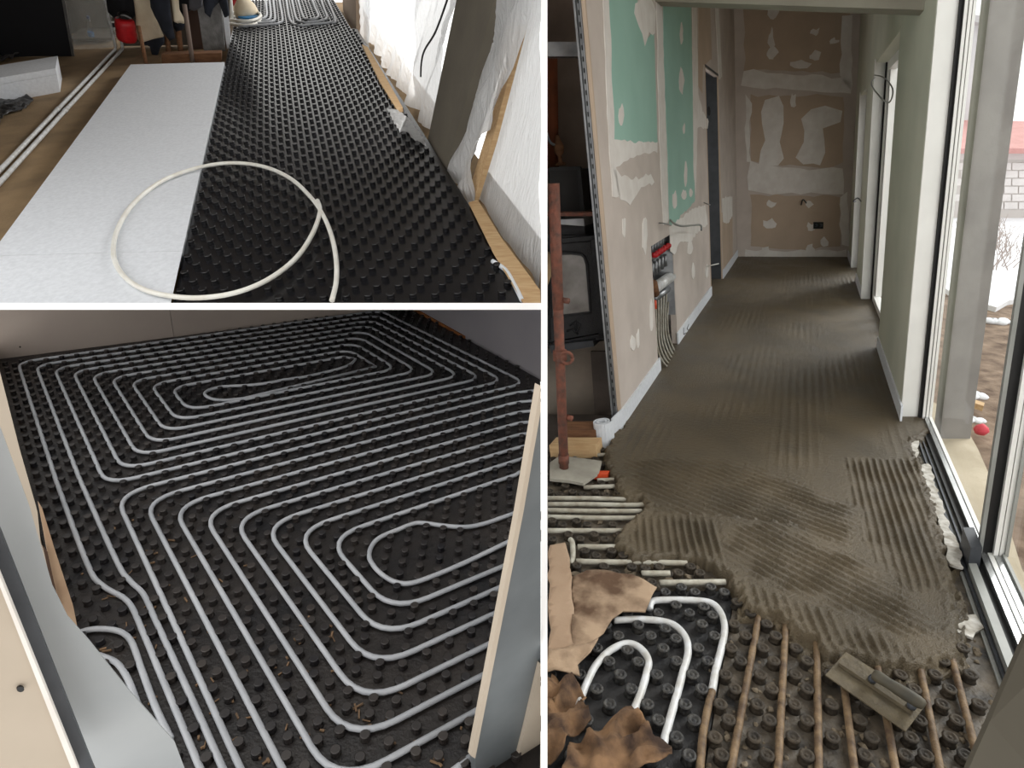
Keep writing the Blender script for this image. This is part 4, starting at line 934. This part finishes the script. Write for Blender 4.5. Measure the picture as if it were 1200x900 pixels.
hang('hanging_jacket', [(221, -30), (238, -30), (236, 8), (228, 13), (222, 11)], 8.65, .04, 15, greyc, 'grey cloth hanging left of the grey slab', 'cloth', 8)
hang('hanging_trousers', [(236, -30), (262, -30), (268, 18), (264, 21), (256, 2), (250, 8), (246, 20), (240, 14), (239, 0)], 8.5, .04, 15, navy, 'navy trousers hanging in front of the grey slab', 'trousers', 9)
rc = empty('red_canister', tb(148, 48, 8.5)); tag(rc, 'red ribbed plastic canister hanging by a wire on the rear wall', 'canister')
rx, rz = TL.py(149, 48.5, 8.5); hh = TL.py(148, 20, 8.5)[1]-rz; rw = (TL.py(159, 35, 8.5)[0]-TL.py(137.5, 35, 8.5)[0])/2
prof = [(rw*.55, 0), (rw*.9, hh*.06), (rw, hh*.2), (rw*.96, hh*.3), (rw, hh*.4), (rw*.96, hh*.52), (rw, hh*.64), (rw*.97, hh*.8), (rw*.9, hh*.95), (rw*.6, hh)]
mesh_obj('body', *lathe(TL.W(rx, 8.5, rz), TL.ez, prof, 16), red_m, rc, smooth=True)
mesh_obj('lid', *lathe(TL.W(rx, 8.5, rz+hh), TL.ez, [(rw*.62, 0), (rw*.62, .03), (rw*.4, .05)], 14), black, rc)
tube_obj('wire_handle', smooth_path([TL.W(rx-rw*.8, 8.46, rz+hh*.95), TL.W(rx, 8.44, rz+hh*1.12), TL.W(rx+rw*.8, 8.46, rz+hh*.95)], 6), .01, steel, rc, 6)
# sticks, slab, sheet at the rear
def stick(a, b2, y, r, m, label):
    A2 = TL.W(*tf(a[0], a[1], ZF), ZF); t = TL.py(b2[0], b2[1], tf(a[0], a[1], ZF)[1]+.1); B_ = TL.W(t[0], tf(a[0], a[1], ZF)[1]+.1, t[1])
    tag(tube_obj('wooden_pole', [A2, (A2+B_)/2, B_], r, m, None, 6), label, 'pole')
stick((172, 77), (162, 30), 0, .022, wood_old, 'thin brown pole standing under the cream jacket')
stick((226, 75), (216, 5), 0, .026, mat('grey_wood', (112, 98, 90), rough=.9), 'grey weathered pole standing behind the foam boards')
stick((198, 62), (195, 35), 0, .03, wood_old, 'short brown stake under the navy trousers')
stick((212, 61), (208, 28), 0, .034, wood_old, 'second short brown stake under the dark cuff')
tag(tback('concrete_slab', [(231, 8), (258, -4), (264, 60), (239, 60)], 8.74, .06, mat('slab_grey', (142, 142, 142), (110, 110, 110), scale=14, rough=.9, bump=.4, bscale=60), None), 'rough grey concrete slab leaning against the rear wall', 'slab')
tag(tback('brown_sheet', [(216, 14), (232, 12), (238, 58), (226, 58)], 8.9, .03, mat('brown_sheet', (84, 66, 58), rough=.9), None), 'dark brown sheet leaning behind the grey slab', 'sheet')
tag(tback('white_strip', [(260, 10), (267, 12), (271, 52), (266, 58)], 8.70, .03, eps, None), 'white upright strip at the edge of the far mat', 'strip')
tag(tslab('timber_kerb', [(-1.62, 8.1), (-.93, 8.1), (-.93, 8.26), (-1.62, 8.26)], ZF, ZF+.10, wood_old), 'low brown timber kerb behind the far foam board', 'timber')
# pipe coil, cap, red tool
cx_, cy_ = tf(274, 28, .03)
for k in range(2):
    tag(tube_obj('pipe_coil', [TL.W(cx_+.14+.23*math.cos(a), cy_+.3+.45*math.sin(a), .03+.05*k) for a in [i*2*math.pi/24 for i in range(25)]], .02, pipe_ivory, None, 6), ['lower turn of the white pipe coil beside the cap', 'upper turn of the white pipe coil beside the cap'][k], 'pipe coil')
tag(tube_obj('white_pole', [TL.W(*tf(272, 27, .03), .03), tb(268, -20, tf(272, 27, .03)[1])], .03, pvc, None, 8), 'white upright post beside the pipe coil', 'post')
hx, hy = tf(290, 19, .04)
cp = empty('work_cap', TL.W(hx, hy, .04)); tag(cp, 'beige work cap with a blue brim lying on the far mat', 'cap')
mesh_obj('crown', *lathe(TL.W(hx, hy, .04), TL.n, [(.16, 0), (.165, .06), (.14, .14), (.09, .2), (.03, .235)], 14), cream, cp, smooth=True)
bv = [TL.W(hx+.17*math.cos(a)+.03, hy-.05-.26*max(0, -math.sin(a))*1.0+.1*max(0, math.sin(a)), .045) for a in [i*2*math.pi/16 for i in range(16)]]
prism_obj('brim', bv, TL.n*.02, mat('blue_plastic', (40, 130, 190), rough=.5), cp)
rx2, ry2 = tf(282, 7, .04)
tag(tube_obj('red_tool', smooth_path([TL.W(rx2-.12, ry2, .05), TL.W(rx2-.05, ry2+.1, .2), TL.W(rx2+.05, ry2, .06)], 5), .035, red_m, None, 7), 'red tool lying behind the beige cap', 'tool')
# window wall on the right
def tx(px, py, x): a = TL.px(px, py, x); return TL.W(x, a[0], a[1])
XP = .81
wp = prism_obj('wall_pier', [tx(px, py, XP) for px, py in ((547, -60), (499, 175), (519, 211), (597, -60))], TL.ex*.16, mat('pier_plaster', (108, 102, 90), (98, 92, 82), scale=3, rough=.9, bump=.2, bscale=40)); struct(wp, 'plain grey-brown plastered pier between the film-covered windows')
wp2 = prism_obj('wall_pier', [tx(px, py, XP) for px, py in ((399, -40), (416, -40), (418, 50), (402, 12))], TL.ex*.1, mat('pier_beige', (176, 156, 134), (164, 144, 124), scale=3, rough=.9)); struct(wp2, 'narrow beige plastered pier at the far window')
def sheet(name, outline, x, amp, freq, m, label, seed=0.0, th=0, cell=.05, lean=0.0):
    P = [TL.px(a, b2, x) for a, b2 in outline]
    ya = sum(p[0] for p in P)/len(P)
    def d(a, b2): return amp*(math.sin((a+.35*b2)*freq+3*noise.noise(Vector((a*1.5, b2*1.2, seed))))*.6+noise.noise(Vector((a*5, b2*2.2, seed)))+.5*noise.noise(Vector((a*13, b2*7, seed+2))))
    o = cloth_obj(name, TL, P, lambda a, b2, dd: TL.W(x+dd, a, b2), d, m, None, cell, th); tag(o, label, 'plastic film'); return o
sheet('plastic_film', [(430, -40), (556, -60), (530, 27), (499, 175), (490, 165), (474, 132), (452, 92), (432, 60)], .915, .05, 11, film, 'large crinkled clear plastic film over the window left of the pier', 1)
sheet('plastic_film', [(416, -40), (436, -40), (432, 58), (420, 52)], .86, .015, 30, film, 'narrow plastic film strip over the far window edge', 2)
sheet('plastic_film', [(594, -60), (632, -60), (620, 0), (611, 30), (597, 80), (585, 120), (577, 152), (562, 165), (556, 205), (547, 246), (535, 241), (520, 214), (542, 130), (572, 40)], .85, .045, 22, film_dense, 'loose plastic film hanging down right of the pier', 3)
sheet('plastic_film', [(630, -50), (633.5, -50), (633.5, 351), (608, 312), (590, 282), (561, 238), (566, 180), (584, 95), (600, 38)], .955, .012, 9, film, 'taut plastic film over the nearest window beside the partition', 4)
pf = [tf(px, py, .035) for px, py in ((453, 128), (466, 130), (478, 140), (492, 158), (499, 172), (490, 168), (478, 161), (468, 157), (461, 146))]
o = cloth_obj('film_flap', TL, pf, lambda a, b2, d: TL.W(a, b2, .04+d), lambda a, b2: .05*abs(noise.noise(Vector((a*12, b2*9, 4)))), film_dense, None, .03, 0); tag(o, 'crumpled flap of plastic film lying on the mat at the foot of the pier', 'plastic film')
def lath(pxs, x, th, label):
    tag(prism_obj('wood_batten', [tx(px, py, x) for px, py in pxs], TL.ex*th, wood), label, 'batten')
lath([(612, 28), (607, 28), (572, 150), (547, 232), (555, 237), (577, 165), (586, 130)], .885, .03, 'upright pine batten between the loose film and the taut film')
def flat(name, pxs, z, th, m, label, cat):
    o = prism_obj(name, [TL.W(*tf(px, py, z), z) for px, py in pxs], -TL.n*th, m); tag(o, label, cat); return o
flat('wood_batten', [(549, 237), (560, 234), (588, 279), (633, 340), (633.5, 356), (614, 356), (578, 296)], .02, .006, wood, 'pine batten lying along the foot of the nearest window', 'batten')
flat('wood_batten', [(424, 52), (431, 55), (450, 87), (472, 126), (466, 130), (444, 94)], .03, .07, wood, 'pale batten along the foot of the window left of the pier', 'batten')
flat('concrete_strip', [(544, 246), (550, 238), (579, 297), (615, 356), (602, 356)], -.005, .004, terrace, 'dusty concrete strip between the black mat and the pine batten', 'strip')
fpipe(TL, [(577, 306), (592, 316), (602, 332), (612, 352)], .012, .012, eps, 'short white foam cord on the concrete strip', 4)
wire([tx(530, -20, .87), tx(522, 6, .86), tx(510, 38, .86), tx(498, 58, .86), tx(494, 72, .86), tx(493, 90, .86)], .008, black, 'black cable hanging down in front of the plastic film')


# ================================================================ BOTTOM LEFT: room with pipe coils
def bf(px, py, z=0.0): return BL.fl(px, py, z)
def bslab(name, pts, z0, z1, m, parent=None): return prism_obj(name, [BL.W(x, y, z1) for x, y in pts], BL.ez*(z0-z1), m, parent)
e0 = [bf(634, py, 0) for py in (990, 860, 700, 560, 445)]
XW, YWB = 2.50, 4.47
WA, WB = Vector(bf(484, 363)), Vector(bf(633.6, 444.4)); WD = (WA-WB)
BA, BB = Vector(bf(2, 420.5)), Vector(bf(453, 363.5)); BD = BB-BA
_t = ((WB-BA).x*WD.y-(WB-BA).y*WD.x)/(BD.x*WD.y-BD.y*WD.x); CN = BA+BD*_t; BS = BA-BD*.16
struct(bslab('floor', [(-.12, .6), e0[0]]+e0[1:]+[(CN.x+.03, CN.y+.03), (BS.x, BS.y+.03), (BS.x, 1.2)], -.08, -.02, concrete_dark), 'concrete slab below the black pipe mat')
bm_ = empty('studded_mat', BL.W(-.1, .7, -.02)); tag(bm_, 'black studded floor mat holding the looped grey pipes', 'floor mat')
e1 = [bf(633, py, 0) for py in (985, 860, 700, 560, 445)]
bslab('sheet', [(-.095, .62), e1[0]]+e1[1:]+[tuple(CN), (-.095, (BA+BD*-.01).y)], -.02, 0, black_mat_bl, bm_)
PX_, PY_ = .0773, .1009
stB = stud_mesh('stud_dusty', .0145, .021, 10, stud_bl, False)
ps = lattice(-.003+PX_/4, 4.401+PY_/4-PY_*40, PX_, PY_, -.09, XW-.01, .62, YWB-.005)
def bvis(p):
    q = to_px(BL.W(p[0], p[1], .01)); side = (WB.x-CN.x)*(p[1]-CN.y)-(WB.y-CN.y)*(p[0]-CN.x); bk = p[1] < BA.y+(p[0]-BA.x)*BD.y/BD.x-.018
    return -12 < q[0] < 634-4 and 355 < q[1] < 915 and bk and side < -.02*(WB-CN).length
BPATHS0 = len(PATHS)
zp, rp_ = .013, .0088
xl = lambda k: -.003+.0768*(k-1)
yt = lambda k: 4.401-.1014*(k-1)
xr = lambda k: 2.288-.0855*(k-1)
yb = lambda k: 2.675+.0945*(k-3)
def BP(x, y): return BL.W(x, y, zp)
def bpx(px, py): a = bf(px, py, zp); return BP(*a)
rl, rh = .09, .07
pts = [bpx(245, 925), bpx(205, 830), bpx(186, 785), bpx(168, 740), bpx(150, 705), bpx(118, 684), bpx(103, 662), bpx(93, 632)]
path = [BP(xl(1), yt(1))]
seq = []
# spiral inward on the odd turns, outward on the even ones
path = [BP(xl(1), 2.95), BP(xl(1), yt(1)), BP(xr(1), yt(1)), BP(xr(1), yb(3))]
for k in (3, 5, 7, 9):
    path += [BP(xl(k), yb(k)), BP(xl(k), yt(k)), BP(xr(k), yt(k))]
    if k < 9: path += [BP(xr(k), yb(k+2))]
a9 = [bpx(417, 421), bpx(404, 430), bpx(360, 441), bpx(333, 445), bpx(313, 449), bpx(290, 451.5), bpx(262, 453), bpx(245, 457), bpx(240, 462), bpx(247, 467), bpx(262, 469), bpx(285, 467)]
inner = [BP(xr(8), yb(10)), BP(xr(8), yt(8)), BP(xl(8), yt(8)), BP(xl(8), yb(8)), BP(xr(6), yb(8)), BP(xr(6), yt(6)), BP(xl(6), yt(6)), BP(xl(6), yb(6)), BP(xr(4), yb(6)), BP(xr(4), yt(4)), BP(xl(4), yt(4)), BP(xl(4), yb(4)), BP(xr(2), yb(4)), BP(xr(2), yt(2)), BP(xl(2), yt(2)), BP(xl(2), 2.95)]
tail1 = smooth_path(list(reversed([BP(xl(1), 2.8), bpx(102, 660), bpx(120, 686), bpx(150, 705), bpx(168, 742), bpx(186, 785), bpx(205, 830), bpx(245, 925)])), 5)
tail2 = smooth_path([BP(xl(2), 2.8), bpx(136, 656), bpx(152, 680), bpx(168, 696), bpx(181, 724), bpx(200, 765), bpx(232, 835), bpx(272, 925)], 5)
full = tail1+fillet(path, .11, 6)+smooth_path(a9, 4)+fillet(inner, .11, 6)+tail2
PATHS.append(full); tag(tube_obj('heating_pipe', full, rp_, pipe_grey, None, 8), 'long grey pipe spiral of nine nested turns on the far half of the mat', 'pipe')
xc = lambda k: .165+.0782*(k-1)
yc = lambda k: 2.578-.1010*(k-1)
exits = [(1.255, 1.497), (1.16, 1.40), (1.075, 1.317), (.984, 1.227), (.893, 1.131), (.803, 1.045), (.72, .957)]
names = ['outermost', 'second', 'third', 'fourth', 'fifth', 'sixth', 'seventh', 'eighth']
rex = [(2.16, 2.60), (2.08, 2.49), (2.0, 2.385), (1.915, 2.28), (1.83, 2.175), (1.745, 2.07), (1.66, 1.975), (1.575, 1.875)]
for k in range(1, 9):
    ex_ = bf(636.5-(0 if k < 3 else (k-2)*4.6), [457, 469, 481, 494, 507.5, 522, 537, 553][k-1], zp)
    bend = rex[k-1]
    top = [BP(*ex_), BP(bend[0], bend[1]-.005), BP(xc(k)+.3, yc(k)), BP(xc(k), yc(k))]
    ybt = 1.5-.0905*(9-k) if k >= 3 else .58
    if k == 8: ybt = 1.402
    if k >= 3:
        xe = [.70, .80, .892, .984, 1.075, 1.16][k-3]; ybt = [.957, 1.045, 1.131, 1.227, 1.317, 1.40][k-3]
        rest = [BP(xc(k), ybt), BP(xe+.12, ybt-.004)]
    else: rest = [BP(xc(k), .6)]
    rad = [0, .06, .02, .15]+[.13]*len(rest)
    PATHS.append(fillet(top+rest, rad, 7)); tag(tube_obj('heating_pipe', PATHS[-1], rp_, pipe_grey, None, 8), names[k-1]+' grey pipe turn of the near coil, counted from the far side', 'pipe')
p9 = [bpx(612, 598), bpx(590, 606), bpx(566, 614), bpx(545, 617.5), bpx(520, 616), bpx(497, 613), bpx(485, 613.5), bpx(468, 620), bpx(445, 630), bpx(435, 641), bpx(433, 654), bpx(442, 668), bpx(458, 680), bpx(478, 684), bpx(505, 676), bpx(550, 657), bpx(608, 629)]
PATHS.append(smooth_path(p9, 5)); tag(tube_obj('heating_pipe', PATHS[-1], rp_, pipe_grey, None, 8), 'innermost pipe turn of the near coil with a wavy end', 'pipe')
tag(tube_obj('heating_pipe', [bpx(520, 912), bpx(553, 886)], rp_, pipe_grey, None, 8), 'short pipe end at the foot of the steel door jamb', 'pipe')
fpipe(BL, [(86, 745), (100, 739), (118, 737), (140, 740), (154, 752), (166, 785), (182, 828), (200, 866)], zp, rp_, pipe_grey, 'outer short pipe curving out from behind the white film', 5)
fpipe(BL, [(108, 766), (122, 770), (138, 778), (150, 796), (160, 822), (166, 840)], zp, rp_, pipe_grey, 'inner short pipe curving out from behind the white film', 5)
studs(BL, stB, stB, clear_studs(BL, [p for p in ps if bvis(p)], PATHS[BPATHS0:], .0195), bm_, 300)
# debris on the near mat
mb = MB(); rnd = random.Random(11)
for k in range(160):
    px, py = rnd.uniform(90, 560), rnd.uniform(600, 900)
    if px > 200+(py-600)*1.4: continue
    x, y = bf(px, py, 0); l = rnd.uniform(.006, .03); a = rnd.uniform(0, math.pi); c = BL.W(x, y, .004)
    d = (BL.ex*math.cos(a)+BL.ey*math.sin(a))*l; mb.add(*tube([c-d*.5, c+d*.5], rnd.uniform(.0015, .004), 4))
o = mb.build('debris', mat('straw', (140, 112, 84), (96, 78, 62), scale=30, rough=.9)); o['kind'] = 'stuff'; tag(o, 'fine brown debris and straw scattered on the near mat', 'debris')
# walls
def by_(px, py, y): a = BL.py(px, py, y); return BL.W(a[0], y, a[1])
def bx_(px, py, x): a = BL.px(px, py, x); return BL.W(x, a[0], a[1])
cxz = BL.W(XW, YWB, 0); cpx = to_px(cxz)
def top_z(p):
    lo, hi = 0.0, 2.5
    for _ in range(30):
        mid = (lo+hi)/2
        if to_px(BL.W(p.x, p.y, mid))[1] > 359: lo = mid
        else: hi = mid
    return max(lo, .002)
def bwall(a, b2, th, m, parent):
    P = [BL.W(a.x, a.y, -.02), BL.W(b2.x, b2.y, -.02)]
    for t in (1, .75, .5, .25, 0): p = a+(b2-a)*t; P.append(BL.W(p.x, p.y, top_z(p)))
    prism_obj('wall_board', P, th, m, parent)
wbk = empty('wall_far', BL.W(BA.x, BA.y, 0)); struct(wbk, 'beige board wall along the far side of the pipe mat')
tj = (bf(201, 392, 0)[0]-BA.x)/BD.x
bwall(BS, BA+BD*(tj-.0008), BL.ey*.03, wall_cream, wbk); bwall(BA+BD*(tj+.0008), CN, BL.ey*.03, wall_cream, wbk)
prism_obj('screw_hole', [by_(23.5+1.2*math.cos(a), 406.5+1*math.sin(a), BA.y-.01) for a in [i*math.pi/4 for i in range(8)]], -BL.ey*.002, black, wbk)
wrt = empty('wall_side', BL.W(WB.x, WB.y, 0)); struct(wrt, 'grey-mauve board wall along the right far side of the pipe mat')
bwall(CN, WB, BL.ex*.02, wall_grey, wrt)
def bwl(px, py):
    t = 0.0; best = None
    u = BL.ex*WD.x+BL.ey*WD.y; r = BL.solve(px, py, BL.W(WB.x-.012, WB.y, 0), u, BL.ez); return BL.W(WB.x-.012, WB.y, 0)+u*r[0]+BL.ez*r[1]
tag(prism_obj('wood_batten', [bwl(px, py) for px, py in ((472, 364), (490, 364), (544, 394), (544, 401), (541, 403))], BL.ex*.01, mat('batten_orange', (176, 112, 58), (140, 86, 48), scale=14, rough=.8)), 'orange-brown wooden batten at the foot of the grey side wall', 'batten')
# doorway on the near side: left jamb
YJ = .80
def jb(px, py, dy=0.0): return by_(px, py, YJ+dy)
def jboard(name, pts, dy, th, m, label=None, cat=None, parent=None):
    o = prism_obj(name, [jb(px, py, dy) for px, py in pts], BL.ey*th, m, parent)
    if label: tag(o, label, cat)
    return o
lw = prism_obj('wall_near', [bx_(px, py, -.10) for px, py in ((1, 425), (27, 512), (51, 597), (66, 650), (80, 705), (90, 742))]+[BL.W(-.10, 1.6, .16), BL.W(-.10, 4.4, .14)], -BL.ex*.02, board_beige); struct(lw, 'cream board lining at the left edge of the mat')
jamb_cream = mat('jamb_cream', (188, 176, 160), (176, 164, 148), scale=4, rough=.8)
jboard('door_lining', [(-90, 120), (-90, 330), (0, 545), (36, 640), (70, 716), (82, 728), (70, 690), (48, 640), (44, 600), (24, 530), (-2, 428)], .32, .02, jamb_cream, 'cream timber door lining edge left of the pipe mat', 'door lining')
sl = jboard('wood_strip', [(45, 590), (50, 598), (66, 650), (86, 711), (91, 737), (84, 732), (70, 711), (56, 650)], .26, .008, mat('tan_board', (176, 150, 124), (150, 122, 98), scale=14, rough=.85), 'splintered tan wood strip between the door lining and the mat', 'wood strip')
jboard('crack', [(50, 640), (56, 648), (62, 676), (70, 712), (64, 704), (58, 676)], .255, .004, mat('crack_brown', (72, 52, 40), rough=.9), None, None, sl)
jboard('white_film', [(-60, 360), (0, 500), (35, 595), (62, 688), (80, 724), (105, 752), (150, 808), (205, 870), (222, 915), (118, 915), (0, 625), (-60, 480)], .18, .006, mat('film_white', (172, 176, 178), (156, 161, 164), scale=3, rough=.5), 'smooth white plastic sheet hanging in the near doorway', 'plastic sheet')
jboard('steel_profile', [(-60, 470), (0, 622), (112, 905), (90, 905), (0, 683), (-60, 530)], .12, .02, steel_dark, 'dark steel profile between the cream panel and the white sheet', 'steel profile')
dp = jboard('door_panel', [(-60, 530), (0, 688), (88, 912), (-60, 912)], .10, .03, jamb_cream, 'cream door panel with screw hole at the bottom left', 'door panel')
jboard('edge_strip', [(-60, 522), (0, 676), (96, 912), (88, 912), (0, 688), (-60, 534)], .095, .03, putty, None, None, dp)
prism_obj('screw_hole', [jb(24+4.5*math.cos(a), 808+3.2*math.sin(a), .095) for a in [i*math.pi/6 for i in range(12)]], BL.ey*.003, black, dp)
# right jamb
rj = empty('steel_door_jamb', jb(560, 890)); tag(rj, 'brushed steel door jamb with pale edge at the right of the pipe mat', 'door jamb')
jboard('face', [(633.6, 478), (613, 600), (556, 887), (559, 915), (602, 915), (618, 850), (633.6, 782)], .0, .02, mat('brushed_steel', (122, 128, 131), (104, 110, 114), scale=5, rough=.45, metal=.35), None, None, rj)
jboard('edge', [(633.6, 452), (608, 600), (552, 886), (557, 889), (613.5, 600), (633.6, 482)], -.012, .012, jamb_cream, None, None, rj)
jboard('plaster', [(633.6, 778), (616, 852), (600, 915), (633.6, 915)], -.01, .01, jamb_cream, None, None, rj)
